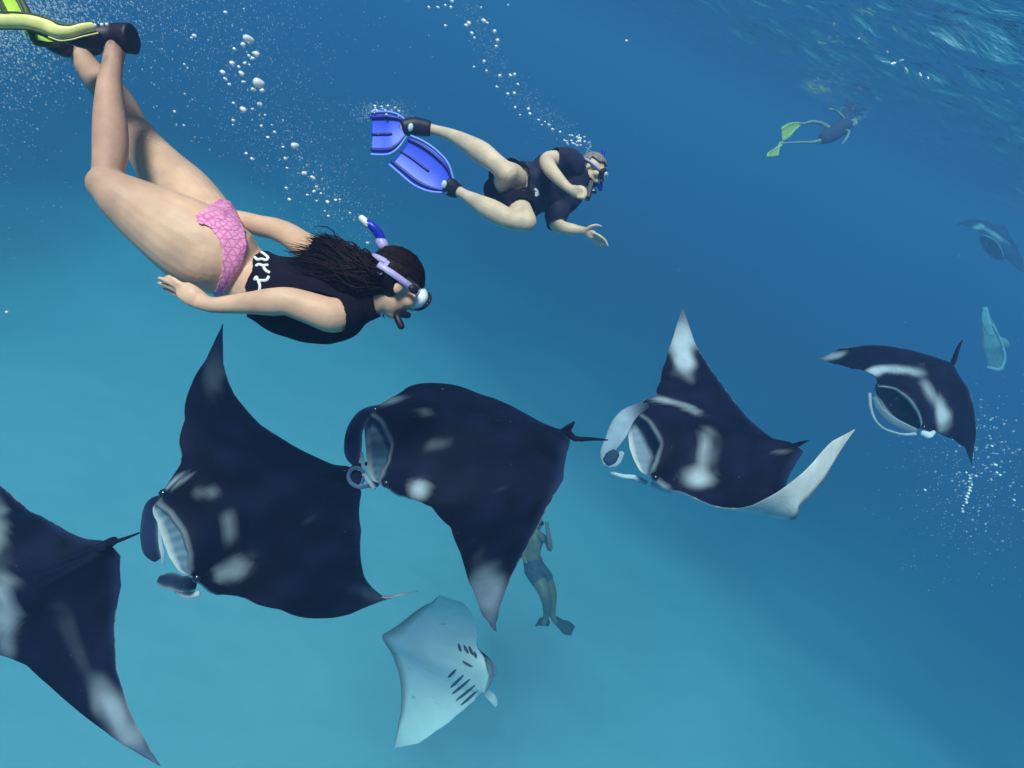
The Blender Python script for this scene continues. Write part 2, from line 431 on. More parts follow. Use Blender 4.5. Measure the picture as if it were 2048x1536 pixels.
def fit(marks, f, l, depth, centre, half=1.45, H=0.075, flex0=None, wflex=1.0, sig_d=0.10, sig_s=.12):
    marks = list(marks)
    for sg in (-1, 1):                       # keep the narrow wing tips narrow
        tip = [m for m in marks if m[0] == 'LE' and m[1] == sg and (len(m) < 5 or m[4] > .5)]
        for kd in ('TE', 'LE'):
            q = sorted([m for m in marks if m[0] == kd and m[1]*sg > .6 and m[1] != sg], key=lambda m: -m[1]*sg)
            if tip and q:
                a1 = abs(q[0][1])
                for fr in (.4, .75):
                    marks.append((kd, sg*(a1 + (1-a1)*fr), q[0][2]*(1-fr) + tip[0][2]*fr, q[0][3]*(1-fr) + tip[0][3]*fr, .6))
    wt = np.array([m[4] if len(m) > 4 else 1.0 for m in marks])
    Qr = np.array([lm(m[0], m[1], H) for m in marks]); px = np.array([[m[2], m[3]] for m in marks], float)
    fx = camdir(f); ly = camdir(l); ly = unit(ly - fx*(ly@fx)); up = np.cross(fx, ly)
    B0 = np.stack([fx, ly, up])             # rows
    flex0 = np.zeros(8) if flex0 is None else np.array(flex0, float)
    c0 = P(*centre, depth)
    def world(p, Q):
        R = B0 @ rodr(p[3:6]).T
        return flex(Q, flex0 + p[7:15]) @ R * (half*math.exp(p[6])) + c0 + p[0:3]
    def res(p):
        pj, z = proj(world(p, Qr))
        cz = -(CAMM @ (c0 + p[0:3]))[2]
        return np.concatenate([((pj - px)*wt[:, None]/8).ravel(), [(cz-depth)/(depth*sig_d)*3], p[3:6]*1.2, [p[6]/sig_s*2],
                               p[7:15]*np.array([1.2, 1.6, 9, 9, 1.2, 1.6, 9, 9])*wflex])
    p = np.zeros(15); mu = 3.0; r = res(p); e = r@r
    for it in range(160):
        J = np.empty((len(r), 15))
        for k in range(15):
            d = p.copy(); d[k] += 1e-5; J[:, k] = (res(d) - r)/1e-5
        A = J.T@J; g = J.T@r
        st = -np.linalg.solve(A + mu*np.diag(np.diag(A) + 1e-3), g)
        r2 = res(p+st); e2 = r2@r2
        if e2 < e: p, r, e = p+st, r2, e2; mu = max(mu*.5, 1e-6)
        else: mu = min(mu*3, 1e6)
    pj, z = proj(world(p, Qr))
    err = np.linalg.norm(pj-px, axis=1)
    print('fit err px mean %.1f max %.1f  half-span %.2f depth %.2f flex %s' % (err.mean(), err.max(), half*math.exp(p[6]), -(CAMM@(c0+p[:3]))[2], np.round(flex0+p[7:15], 2)))
    # residual warp, sideways only, smooth over the rest shape
    use = wt > 0.5
    D = (px - pj)[use]; Qs = Qr[use]; n = len(Qs)
    K = np.linalg.norm(Qs[:, None] - Qs[None], axis=2) + 0.012*np.eye(n)
    Pm = np.c_[np.ones(n), Qs[:, :2]]
    M = np.block([[K, Pm], [Pm.T, np.zeros((3, 3))]])
    sol = np.linalg.lstsq(M, np.r_[D, np.zeros((3, 2))], rcond=None)[0]
    def warp(Q):
        Wp = world(p, Q); _, z = proj(Wp)
        Kq = np.linalg.norm(Q[:, None] - Qs[None], axis=2)
        d = Kq @ sol[:n] + np.c_[np.ones(len(Q)), Q[:, :2]] @ sol[n:]
        return Wp + (d[:, :1]*RGT - d[:, 1:]*UPV)*(z/FPX)[:, None]
    return warp

def sstep(x, a, b):
    t = np.clip((x-a)/(b-a), 0, 1); return t*t*(3-2*t)

DORS = np.array([.0035, .004, .014]); MID = np.array([.10, .13, .19]); PALE = np.array([.60, .69, .78])
def manta(marks, f, l, depth, centre, label, blobs=(), tail=None, lobes=(), H=0.075, tipwhite=0.0, belly=0.8, spots=False,
          gills=False, inside=(.22, .30, .40), dorsal_fin=1.0, group='manta rays feeding in a line', seed=1, eyes=True, rimw=.5, dk=1.0, dors=DORS, gill_px=(), ribs=.35, **kw):
    depth *= dk; kw['half'] = kw.get('half', 1.45)*dk
    tail = None if tail is None else [(t[0], t[1], t[2]*dk) for t in tail]
    lobes = [dict(L, p=[(q[0], q[1], q[2]*dk, q[3]) for q in L['p']]) for L in lobes]
    warp = fit(marks, f, l, depth, centre, H=H, **kw)
    G, v, kind = rest_grid(H)
    ns, nl = G.shape[:2]; Q = G.reshape(-1, 3)
    Wp = warp(Q); px, z = proj(Wp)
    kd = np.tile(kind, ns); a = np.abs(Q[:, 1])
    le, te = LEx(a), TEx(a); ch = np.clip((le - Q[:, 0])/(le-te+1e-6), 0, 1)     # 0 leading edge, 1 trailing
    nz = noise2(Q[:, 0], Q[:, 1], seed, 9) * .5; nf = noise2(Q[:, 0], Q[:, 1], seed+50, 38) * .5
    n3 = noise2(Q[:, 0], Q[:, 1], seed+90, 24); n4 = noise2(Q[:, 0], Q[:, 1], seed+70, 60)
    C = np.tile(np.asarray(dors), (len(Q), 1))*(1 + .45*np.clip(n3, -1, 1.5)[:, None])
    C += np.array([.002, .0015, .008])*np.clip(nz + .3, 0, 1)[:, None]
    C += np.array([.015, .018, .03])*sstep(n4, 2.15, 2.7)[:, None]
    k = sstep(a, .74, .97)*(0.5+.5*sstep(ch, .0, .35)*(1-sstep(ch, .75, .98)))*tipwhite*(1+.35*nz)
    C += (MID*1.9 - C)*np.clip(k, 0, 1)[:, None]
    ed = sstep(ch, .90, 1)*.8 + sstep(a, .8, 1)*.6
    C += np.array([.010, .022, .055])*np.clip(ed, 0, 1)[:, None]
    for (bx, by, rx, ry, ang, st) in blobs:
        ca, sa = math.cos(math.radians(ang)), math.sin(math.radians(ang))
        dx, dy = px[:, 0]-bx, px[:, 1]-by
        u = (dx*ca + dy*sa)/rx; w = (-dx*sa + dy*ca)/ry
        kk = (1 - sstep(np.sqrt(u*u+w*w) + .30*nz + .16*n3, .15, 1.35))*st*(kd == 0)
        C += (PALE*.8 - C)*np.clip(kk, 0, 1)[:, None]
    bel = (kd == 3)
    marg = sstep(ch, .80, .99)*.75 + sstep(a, .85, 1)*.2
    cb = np.array([.66, .69, .68])*min(belly, 1.25)*(1 - np.clip(marg, 0, 1)[:, None]*.8)*(1 + .08*nz[:, None])
    if spots:
        sp = sstep(n4 + .2*nz, 1.45, 1.9)*(a < .6)*(ch > .25); cb *= (1 - .45*sp[:, None])
    C[bel] = cb[bel]
    ins = (kd == 1) | (kd == 2)
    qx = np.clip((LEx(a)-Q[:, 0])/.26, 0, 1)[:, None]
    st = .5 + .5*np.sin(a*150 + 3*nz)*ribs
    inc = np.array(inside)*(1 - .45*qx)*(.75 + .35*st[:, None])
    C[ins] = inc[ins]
    # pale rim of the lips
    lipr = np.exp(-((ch)/.008)**2)*(a < MW*.98)*(kd == 0)*rimw
    C += (PALE*.7 - C)*lipr[:, None]
    faces = grid_faces(ns, nl, True, flip=False)
    V, F = bake_mods(Wp, faces, [('WELD', dict(merge_threshold=0.0004))])
    # pigment back onto the welded vertices
    from mathutils.kdtree import KDTree
    kt = KDTree(len(Wp)); [kt.insert(Vector(w), i) for i, w in enumerate(Wp)]; kt.balance()
    idx = [kt.find(Vector(x))[1] for x in V]
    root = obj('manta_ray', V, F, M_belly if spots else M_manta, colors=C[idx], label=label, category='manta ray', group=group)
    if tail is not None:
        base = warp(np.array([[-.40, 0, .012], [-.47, 0, .004]]))
        pts = [[*base[0], .020], [*base[1], .014]] + [[*P(*t), .009] for t in tail]
        A = resample(pts, 26); r = np.linspace(.024, .004, 26)
        vf = tube(A[:, :3], r, r, A[:, :3]/np.linalg.norm(A[:, :3], axis=1)[:, None], 8)
        obj('tail', vf[0], vf[1], M_manta, root, colors=np.tile(DORS*1.6, (len(vf[0]), 1)))
    if dorsal_fin:
        x = np.linspace(-.34, -.47, 9); prof = np.array([0, .012, .03, .05, .066, .075, .07, .045, .02])*dorsal_fin
        vs_ = []
        for xi, hh in zip(x, prof):
            for (yy, zz) in ((-.008, 0), (-.004, hh*.6), (0, hh), (.004, hh*.6), (.008, 0)):
                vs_.append([xi - zz*.5, yy, .008 + zz])
        o_ = warp(np.array(vs_)); fc = grid_faces(9, 5)
        obj('dorsal_fin', o_, fc, M_manta, root, colors=np.tile(DORS*2.0, (len(o_), 1)))
    if eyes:
        for sg in (-1, 1):
            c = warp(np.array([[.335, sg*.172, .012]]))[0]; e = sphere(c, .022, nu=10, nv=6)
            obj('eye', e[0], e[1], M_eye, root)
    for L in lobes:
        pts, n_, flatv = L['p'], 26, L.get('flat', .16)
        vf, Cc, rn = chain([(p[0], p[1], p[2], p[3]) for p in pts], n_, flatv, 18)
        V_ = vf[0]; seg = 18; R = len(V_)//seg
        th = np.tile(np.arange(seg), R)*2*np.pi/seg
        edge = np.abs(np.cos(th))**6
        one = np.cos(th)
        base = np.array(L.get('col', (.05, .08, .14))); rim = np.array(L.get('rim', (.45, .55, .62)))
        kk = edge*np.where(one > 0, L.get('ra', .5), L.get('rb', .5))
        str_ = 1 + .25*np.sin(np.linspace(0, 40, R)).repeat(seg)*0
        tt = np.clip(np.arange(R)/R/.38, 0, 1).repeat(seg)[:, None]; tt = tt*tt
        if 'col0' in L: base = np.array(L['col0'])*(1-tt) + base*tt; kk = kk*tt[:, 0]
        cc = base*str_[:, None] + (rim-base)*kk[:, None]
        obj('cephalic_fin', V_, vf[1], M_manta, root, colors=cc)
    if len(gill_px):
        bvh = BVHTree.FromPolygons([Vector(x) for x in V], F)
        for (p0, p1) in gill_px:
            pts = []
            for t in np.linspace(0, 1, 8):
                d = unit(P(p0[0]*(1-t) + p1[0]*t, p0[1]*(1-t) + p1[1]*t, 1.0)); h = bvh.ray_cast(Vector((0, 0, 0)), Vector(d))
                if h[0] is not None: pts.append(np.array(h[0]))
            if len(pts) > 3:
                pts = np.array(pts); w = .020*np.sin(np.pi*(np.linspace(.06, .94, len(pts))))**.6
                obj('gill_slit', *tube(pts, w, w*.45, unit(pts[0])*np.ones((len(pts), 1)), 8), M_gill, root)
    if gills:
        for sg in (-1, 1):
            for i in range(5):
                x0 = .285 - .055*i; t = np.linspace(0, 1, 12)
                y = sg*(.035 + .14*t*(1-.05*i)); x = x0 - .095*t
                w = .014*np.sin(np.pi*np.clip(t*.96+.02, 0, 1))**.6
                rows = []
                for (xx, yy, ww) in zip(x, y, w):
                    a_ = abs(yy); T = thick([a_])[0]; leb, teb = LEx([a_])[0], TEx([a_])[0]
                    for d_, dz in ((-1, 0.0), (-.4, .006), (.4, .006), (1, 0.0)):
                        X_ = xx + d_*ww; xh = (leb-X_)/(leb-teb)
                        s_ = 2.05*math.sqrt(max(xh, 0))*(1-xh)**1.05
                        rows.append([X_, yy, -s_*T*.55 - (1-xh)**5*mouth([a_], H)[0] - .002 - dz])
                g = warp(np.array(rows)); obj('gill_slit', g, grid_faces(12, 4), M_gill, root)
    return root

NEG = True
# the ray leaving the frame on the left
manta([('tail', 0, 215, 1088), ('TE', -.12, 175, 1078), ('TE', -.3, 120, 1053), ('TE', -.55, 60, 1022), ('TE', -.8, 3, 972), ('LE', -1, -60, 900, .8),
       ('TE', .1, 240, 1112), ('TE', .25, 242, 1170), ('TE', .42, 230, 1250), ('TE', .6, 234, 1340), ('TE', .8, 268, 1440), ('LE', 1, 320, 1532),
       ('LE', .9, 250, 1492), ('LE', .7, 172, 1435), ('LE', .5, 100, 1373), ('LE', .35, 52, 1330), ('LE', .25, 0, 1308), ('up', 0, -170, 1190, .8)],
      (-.9, -.25, .15), (.25, -.85, .1), 3.2, (20, 1180), 'dark manta ray cut off by the left edge, only its back and tail in view',
      blobs=[(5, 1225, 28, 95, -4, .85), (-10, 1060, 22, 70, 0, .4), (150, 1290, 16, 90, -22, .08), (225, 1420, 32, 90, -32, .6)],
      tail=[(232, 1083, 3.2), (255, 1075, 3.22), (278, 1066, 3.25)], tipwhite=.35, dorsal_fin=1.2, dk=.75, seed=11, eyes=False)
# second ray
manta([('tail', 0, 705, 940), ('LE', -1, 445, 648), ('TE', -.85, 447, 725), ('TE', -.65, 470, 790), ('TE', -.45, 520, 848), ('TE', -.28, 590, 893), ('TE', -.12, 665, 928),
       ('LE', -.85, 412, 718), ('LE', -.65, 382, 770), ('LE', -.45, 368, 840), ('LE', -.28, 362, 905), ('LE', -.2, 350, 945),
       ('mc', -1, 303, 1014), ('ua', -.55, 337, 1032), ('up', 0, 362, 1070), ('ua', .55, 374, 1108), ('mc', 1, 370, 1145), ('la', -.55, 319, 1048), ('lo', 0, 328, 1086), ('la', .55, 346, 1120),
       ('TE', .1, 722, 985), ('TE', .3, 722, 1060), ('TE', .5, 722, 1118), ('TE', .7, 733, 1160), ('TE', .88, 770, 1192), ('LE', 1, 835, 1182),
       ('LE', .9, 770, 1200), ('LE', .75, 700, 1228), ('LE', .6, 640, 1237), ('LE', .42, 560, 1220), ('LE', .25, 470, 1192), ('LE', .2, 425, 1186)],
      (-.9, -.3, .25), (.2, -.8, .3), 3.9, (540, 1040), 'dark manta ray below the woman, one pointed wing raised towards her',
      blobs=[(350, 963, 30, 7, -20, .6), (415, 985, 24, 11, 12, .28), (457, 1050, 13, 34, 2, .30), (468, 1138, 32, 20, -28, .52), (433, 1150, 7, 12, 0, .7), (432, 745, 22, 55, 15, .18), (730, 1185, 40, 16, 20, .2)],
      tail=[(740, 925, 3.93), (775, 912, 3.95), (800, 905, 3.98)], tipwhite=.25, dk=.75, seed=12, inside=(.15, .25, .36), ribs=1.0,
      lobes=[dict(p=[(345, 998, 3.85, 8), (322, 1004, 3.78, 14), (306, 1018, 3.66, 18), (300, 1045, 3.6, 18), (300, 1080, 3.57, 19), (305, 1104, 3.56, 17), (315, 1120, 3.56, 8)], ra=.5, rb=.05, col=(.010, .024, .07)),
             dict(p=[(316, 1030, 3.62, 3), (320, 1058, 3.58, 4), (322, 1090, 3.56, 4.5), (326, 1112, 3.55, 4.5), (326, 1128, 3.55, 2.5)], flat=.5, col=(.30, .42, .52), rim=(.4, .5, .58)),
             dict(p=[(392, 1168, 3.78, 12), (376, 1168, 3.7, 16), (362, 1168, 3.66, 17), (345, 1162, 3.64, 17), (325, 1160, 3.63, 13), (317, 1158, 3.63, 8)], ra=.7, rb=.3, col=(.015, .025, .06)),
             dict(p=[(352, 1182, 3.75, 5), (375, 1190, 3.76, 7), (397, 1187, 3.78, 6)], col=(.5, .55, .6), flat=.6)])
# third ray, wing folded down
manta([('tail', 0, 1132, 868), ('TE', -.15, 1085, 845), ('TE', -.3, 1030, 815), ('LE', -.5, 885, 773), ('LE', -.38, 835, 770), ('LE', -.28, 808, 780), ('LE', -.2, 775, 800, .9), ('TE', -.5, 965, 790),
       ('LE', -1, 905, 870, .3),
       ('mc', -1, 729, 834), ('ua', -.55, 760, 850), ('up', 0, 778, 893), ('ua', .55, 772, 925), ('mc', 1, 752, 960), ('la', -.55, 731, 862), ('lo', 0, 732, 902), ('la', .55, 739, 940),
       ('TE', .1, 1139, 890), ('TE', .28, 1126, 958), ('TE', .45, 1092, 1020), ('TE', .62, 1058, 1083), ('TE', .8, 1024, 1150), ('TE', .92, 1000, 1215), ('LE', 1, 990, 1262),
       ('LE', .92, 962, 1225), ('LE', .8, 938, 1165), ('LE', .65, 920, 1105), ('LE', .5, 900, 1055), ('LE', .36, 862, 1015), ('LE', .25, 822, 998), ('LE', .2, 795, 990)],
      (-.92, -.05, .3), (-.05, -.8, .35), 4.1, (930, 900), 'dark manta ray in the middle, near wing hanging down',
      flex0=[0, 0, 0, 0, -.9, -1.0, 0, 0],
      blobs=[(782, 802, 30, 8, -15, .45), (848, 824, 20, 6, 15, .2), (872, 890, 18, 13, -25, .22), (838, 975, 23, 22, 10, .85), (770, 992, 24, 7, 12, .7), (978, 1180, 34, 60, -5, .5)],
      tail=[(1150, 877, 4.1), (1185, 878, 4.15), (1215, 880, 4.2)], tipwhite=.35, dk=.75, seed=13, inside=(.15, .25, .36), ribs=1.0,
      lobes=[dict(p=[(765, 815, 4.0, 7), (742, 824, 3.94, 12), (722, 838, 3.84, 14), (710, 860, 3.78, 16), (706, 890, 3.75, 18), (707, 914, 3.74, 15), (712, 930, 3.74, 6)], ra=.5, rb=.15, col=(.014, .026, .075)),
             dict(p=[(752, 968, 3.82, 7), (735, 972, 3.78, 4), (718, 974, 3.73, 4), (702, 966, 3.72, 4), (697, 950, 3.72, 4), (706, 937, 3.72, 4), (720, 937, 3.72, 4), (729, 951, 3.72, 4), (724, 966, 3.73, 3)], flat=.9, ra=.5, rb=.5, col=(.10, .15, .26)),
             dict(p=[(713, 944, 3.76, 10), (712, 956, 3.76, 13), (712, 966, 3.76, 10)], flat=.3, ra=0, rb=0, col=(.012, .02, .06)),
             dict(p=[(723, 905, 3.75, 3), (725, 920, 3.74, 4), (728, 940, 3.73, 4), (738, 964, 3.76, 4)], flat=.6, col=(.3, .4, .5)),
             dict(p=[(728, 948, 3.72, 5), (738, 962, 3.73, 5), (748, 975, 3.75, 5)], flat=.8, col=(.45, .52, .6), rim=(.55, .62, .7))])
# fourth ray, white wing tip curling up
manta([('tail', 0, 1592, 893), ('LE', -1, 1365, 612), ('TE', -.88, 1385, 672), ('TE', -.7, 1405, 712), ('TE', -.5, 1443, 768), ('TE', -.3, 1495, 835), ('TE', -.14, 1548, 878),
       ('LE', -.85, 1347, 672), ('LE', -.65, 1332, 720), ('LE', -.45, 1320, 762), ('LE', -.28, 1312, 792), ('LE', -.2, 1290, 800),
       ('mc', -1, 1260, 830), ('ua', -.55, 1295, 848), ('up', 0, 1316, 888), ('ua', .55, 1307, 922), ('mc', 1, 1292, 945), ('la', -.55, 1258, 862), ('lo', 0, 1260, 895), ('la', .55, 1273, 926),
       ('TE', .1, 1605, 905), ('TE', .72, 1600, 1012, .8), ('TE', .85, 1650, 955), ('LE', 1, 1708, 860),
       ('LE', .9, 1668, 880), ('LE', .8, 1630, 920), ('LE', .68, 1585, 962), ('LE', .58, 1530, 998), ('LE', .45, 1470, 1017), ('LE', .33, 1410, 1006), ('LE', .25, 1362, 985), ('LE', .2, 1330, 978)],
      (-.8, -.1, .4), (.15, -.75, .2), 5.0, (1430, 900), 'manta ray with white wing tips, one curling up to show its pale underside',
      flex0=[.6, 1.2, 0, 0, .2, .2, 0, 0],
      blobs=[(1367, 690, 25, 62, -4, .95), (1330, 800, 42, 8, 12, .65), (1375, 815, 30, 8, 28, .5), (1410, 905, 17, 40, 8, .55), (1393, 955, 30, 24, 12, .8), (1315, 970, 26, 10, 20, .8), (1560, 903, 22, 5, 0, .2)],
      tail=None, tipwhite=0, dk=.75, seed=14, belly=.95, group='manta rays feeding in a line',
      lobes=[dict(p=[(1295, 812, 4.75, 7), (1272, 820, 4.66, 12), (1250, 838, 4.58, 18), (1236, 862, 4.55, 20), (1224, 885, 4.54, 16), (1213, 905, 4.54, 13), (1216, 925, 4.53, 11), (1232, 925, 4.52, 8), (1244, 905, 4.52, 5)], flat=.5, ra=.9, rb=.5, col=(.26, .36, .46), col0=(.006, .010, .03), rim=(.6, .7, .78)),
             dict(p=[(1214, 922, 4.5, 10), (1222, 915, 4.5, 13), (1232, 905, 4.5, 9)], flat=.4, col=(.02, .05, .10), ra=0, rb=0),
             dict(p=[(1222, 945, 4.6, 3), (1245, 952, 4.6, 4), (1270, 955, 4.62, 5), (1292, 965, 4.65, 5)], flat=.7, col=(.4, .5, .55)),
             dict(p=[(1305, 968, 4.7, 7), (1325, 975, 4.72, 9), (1340, 982, 4.74, 5)], flat=.6, col=(.6, .66, .7))])
# fifth ray, coming towards the camera
manta([('tail', 0, 1903, 728), ('LE', -1, 1638, 718), ('TE', -.85, 1680, 697), ('TE', -.6, 1740, 690), ('TE', -.35, 1810, 697), ('TE', -.15, 1865, 712),
       ('LE', -.85, 1668, 728), ('LE', -.6, 1705, 738), ('LE', -.35, 1728, 742),
       ('mc', -1, 1750, 777), ('ua', -.55, 1790, 781), ('up', 0, 1815, 801), ('ua', .55, 1832, 824), ('mc', 1, 1838, 856), ('la', -.55, 1762, 805), ('lo', 0, 1782, 833), ('la', .55, 1812, 852),
       ('TE', .3, 1935, 775), ('TE', .6, 1950, 835), ('TE', .85, 1950, 885), ('LE', 1, 1943, 930),
       ('LE', .8, 1930, 895), ('LE', .55, 1905, 878), ('LE', .35, 1880, 868), ('LE', .22, 1865, 864)],
      (-.55, -.45, .6), (.5, -.6, -.1), 6.6, (1830, 790), 'manta ray on the right swimming head-on with a white band across its shoulders',
      flex0=[-.3, -.3, 0, 0, -.2, -.2, 0, 0],
      blobs=[(1752, 742, 24, 10, -20, .8), (1790, 737, 38, 8, 5, .7), (1830, 745, 26, 9, 20, .7), (1858, 785, 14, 42, -22, .65), (1883, 830, 16, 38, -8, .95), (1668, 712, 26, 8, -12, .8), (1725, 770, 8, 8, 0, .8)],
      tail=[(1915, 700, 6.9), (1925, 680, 7.1)], H=.10, dk=.75, seed=15, inside=(.08, .13, .2), rimw=.9,
      lobes=[dict(p=[(1739, 788, 6.2, 4), (1741, 815, 6.15, 3.5), (1750, 840, 6.12, 3), (1764, 855, 6.12, 2.5), (1785, 864, 6.12, 2.5), (1808, 869, 6.14, 2.5), (1830, 868, 6.15, 3.5)], flat=.8, col=(.28, .36, .42)),
             dict(p=[(1747, 795, 6.2, 5), (1762, 822, 6.17, 7), (1788, 843, 6.16, 8), (1815, 856, 6.17, 7), (1832, 862, 6.2, 5)], flat=.35, col=(.12, .2, .28), ra=.6, rb=.5),
             dict(p=[(1845, 866, 6.3, 6), (1855, 870, 6.3, 7), (1868, 864, 6.35, 4)], flat=.7, col=(.6, .66, .7))])
GP = [((896, 1355), (912, 1339)), ((901, 1375), (927, 1350)), ((904, 1388), (940, 1358)), ((912, 1401), (950, 1370)), ((922, 1410), (955, 1380)),
      ((917, 1287), (922, 1303)), ((928, 1290), (937, 1307)), ((938, 1292), (946, 1310)), ((948, 1303), (953, 1316)), ((925, 1322), (945, 1333))]
# sixth ray rolling with its white belly up
manta([('tail', 0, 766, 1272), ('LE', 1, 788, 1497), ('TE', .8, 798, 1440), ('TE', .55, 803, 1385), ('TE', .3, 790, 1325), ('TE', .12, 772, 1290),
       ('LE', .8, 835, 1487), ('LE', .6, 872, 1462), ('LE', .4, 912, 1432), ('LE', .25, 948, 1402), ('mc', 1, 970, 1385), ('up', 0, 985, 1352, .8), ('lo', 0, 978, 1352), ('mc', -1, 972, 1318),
       ('LE', -.3, 955, 1275), ('LE', -.5, 945, 1235), ('LE', -.75, 925, 1205), ('LE', -1, 880, 1190), ('TE', -.75, 862, 1205), ('TE', -.4, 815, 1235), ('TE', -.2, 788, 1255)],
      (.9, -.3, .0), (-.15, -.9, .05), 7.2, (880, 1340), 'white belly of a manta ray rolled over, with rows of dark gill slits',
      seed=16, belly=1.28, inside=(.5, .56, .6), spots=True, gills=False, gill_px=GP, dorsal_fin=0, eyes=False, half=1.3,
      lobes=[dict(p=[(975, 1322, 7.1, 8), (986, 1338, 7.05, 7), (990, 1352, 7.05, 5)], col=(.2, .27, .32), ra=.1, rb=.1),
             dict(p=[(972, 1385, 7.1, 8), (986, 1398, 7.05, 8), (992, 1412, 7.05, 4)], col=(.5, .55, .6))])
# far rays on the right, water haze painted into their skin tones
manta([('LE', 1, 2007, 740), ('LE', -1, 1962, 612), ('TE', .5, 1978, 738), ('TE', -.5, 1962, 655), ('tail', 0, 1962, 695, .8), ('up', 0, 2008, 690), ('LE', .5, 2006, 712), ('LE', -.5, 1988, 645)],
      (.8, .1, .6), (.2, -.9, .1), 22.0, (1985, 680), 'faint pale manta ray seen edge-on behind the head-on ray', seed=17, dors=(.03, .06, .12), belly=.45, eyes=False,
      blobs=[(1972, 640, 10, 30, -15, .8), (1995, 700, 10, 40, -15, .6)], half=2.2, group='far rays fading into the blue', dorsal_fin=0,
      lobes=[dict(p=[(1970, 615, 21.6, 5), (1972, 640, 21.6, 9), (1982, 670, 21.6, 6)], col=(.5, .55, .6)),
             dict(p=[(1985, 650, 21.6, 3), (2002, 685, 21.6, 3), (2008, 722, 21.6, 4), (2000, 738, 21.6, 4), (1975, 735, 21.6, 3)], col=(.4, .45, .5), flat=.8)])
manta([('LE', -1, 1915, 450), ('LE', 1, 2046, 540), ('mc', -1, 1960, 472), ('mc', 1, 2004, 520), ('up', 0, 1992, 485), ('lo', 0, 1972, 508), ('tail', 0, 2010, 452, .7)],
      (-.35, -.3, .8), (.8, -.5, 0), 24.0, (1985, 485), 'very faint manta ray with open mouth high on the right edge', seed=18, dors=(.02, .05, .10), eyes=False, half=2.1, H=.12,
      blobs=[(1955, 455, 16, 6, -10, .8), (1990, 470, 30, 5, 35, .6)], group='far rays fading into the blue', dorsal_fin=0, rimw=1.5)
# ------------------------------------------------------------------ people
SKIN = np.array([.72, .43, .29])
def head_mix(mx, c, fwd, up, s=1.0):
    """cranium, jaw, nose, brow, lips, ears; c = head centre, s = 1 for a 0.23 m head"""
    f = unit(np.asarray(fwd)); r = unit(np.cross(f, up)); u = np.cross(r, f); ax = np.stack([r, f, u])
    def e(x, y, z, a, b, d): mx.add(sphere(c + s*(x*r + y*f + z*u), (a*s, b*s, d*s), ax, 18, 12))
    e(0, -.012, .028, .074, .094, .084)
    e(0, .030, -.035, .056, .060, .070)
    e(0, .050, -.086, .030, .034, .024)
    e(0, .084, .034, .050, .014, .016)
    e(0, .098, -.012, .011, .020, .028); e(0, .110, -.028, .015, .015, .011)
    e(0, .092, -.055, .024, .012, .009); e(0, .088, -.066, .021, .012, .008)
    for g in (-1, 1):
        e(g*.077, -.012, -.008, .009, .020, .032); e(g*.045, .062, -.020, .024, .026, .026)
        e(g*.032, .086, .010, .015, .010, .012)
    return ax

class Body:
    def __init__(s): s.mx = Mix(); s.samp = []; s.lab = []; s.t = []; s.r = []
    def limb(s, lab, pts, n=26, flat=.85, seg=18):
        vf, C, rn = chain(pts, n, flat, seg); s.mx.add(vf)
        s.samp.append(C); s.r.append(rn); s.lab += [lab]*len(C); s.t.append(np.linspace(0, 1, len(C)))
    def head(s, c, fwd, up, k=1.0):
        s.ax = head_mix(s.mx, c, fwd, up, k); s.samp.append(np.array([c])); s.r.append(np.array([.1*k])); s.lab.append('head'); s.t.append(np.array([0.]))
    def make(s, voxel, label, smooth=6, colfun=None, **k):
        V, F = bake_mods(s.mx.V(), s.mx.f, [('REMESH', dict(mode='VOXEL', voxel_size=voxel)), ('SMOOTH', dict(factor=.5, iterations=smooth))])
        s.V, s.F = V, F; s.N = vnormals(V, F)
        S = np.concatenate(s.samp); R = np.concatenate(s.r); T = np.concatenate(s.t); L = np.array(s.lab)
        best = np.full(len(V), 1e9); bi = np.zeros(len(V), int)
        for i in range(0, len(V), 20000):
            d = np.linalg.norm(V[i:i+20000, None] - S[None], axis=2)/R[None]
            bi[i:i+20000] = d.argmin(1)
        s.vl, s.vt = L[bi], T[bi]
        C = np.tile(SKIN, (len(V), 1)) if colfun is None else colfun(s)
        s.root = obj('person', V, F, M_skin, colors=C, label=label, category='person', **k)
        return s.root
    def shell(s, name, keep, off, mat_, thick_=.003, wr=0.0, smooth=3):
        """clothing: the kept faces of the body lifted off it by off"""
        F = [f for f in s.F if keep[f].all()] if False else [f for f in s.F if sum(keep[i] for i in f) >= len(f)]
        ids = sorted({i for f in F for i in f}); mp = {i: k for k, i in enumerate(ids)}
        V = s.V[ids] + s.N[ids]*off
        if wr:
            w = noise2(V[:, 0]*1.0 + V[:, 2]*.6, V[:, 1] + V[:, 2]*.8, 33, 26)
            V = V + s.N[ids]*(w*wr)[:, None]
        V, F2 = bake_mods(V, [[mp[i] for i in f] for f in F], [('SMOOTH', dict(factor=.5, iterations=smooth)), ('SOLIDIFY', dict(thickness=thick_, offset=1.0))])
        return obj(name, V, F2, mat_, s.root)

def px_of(V): return proj(V)[0]

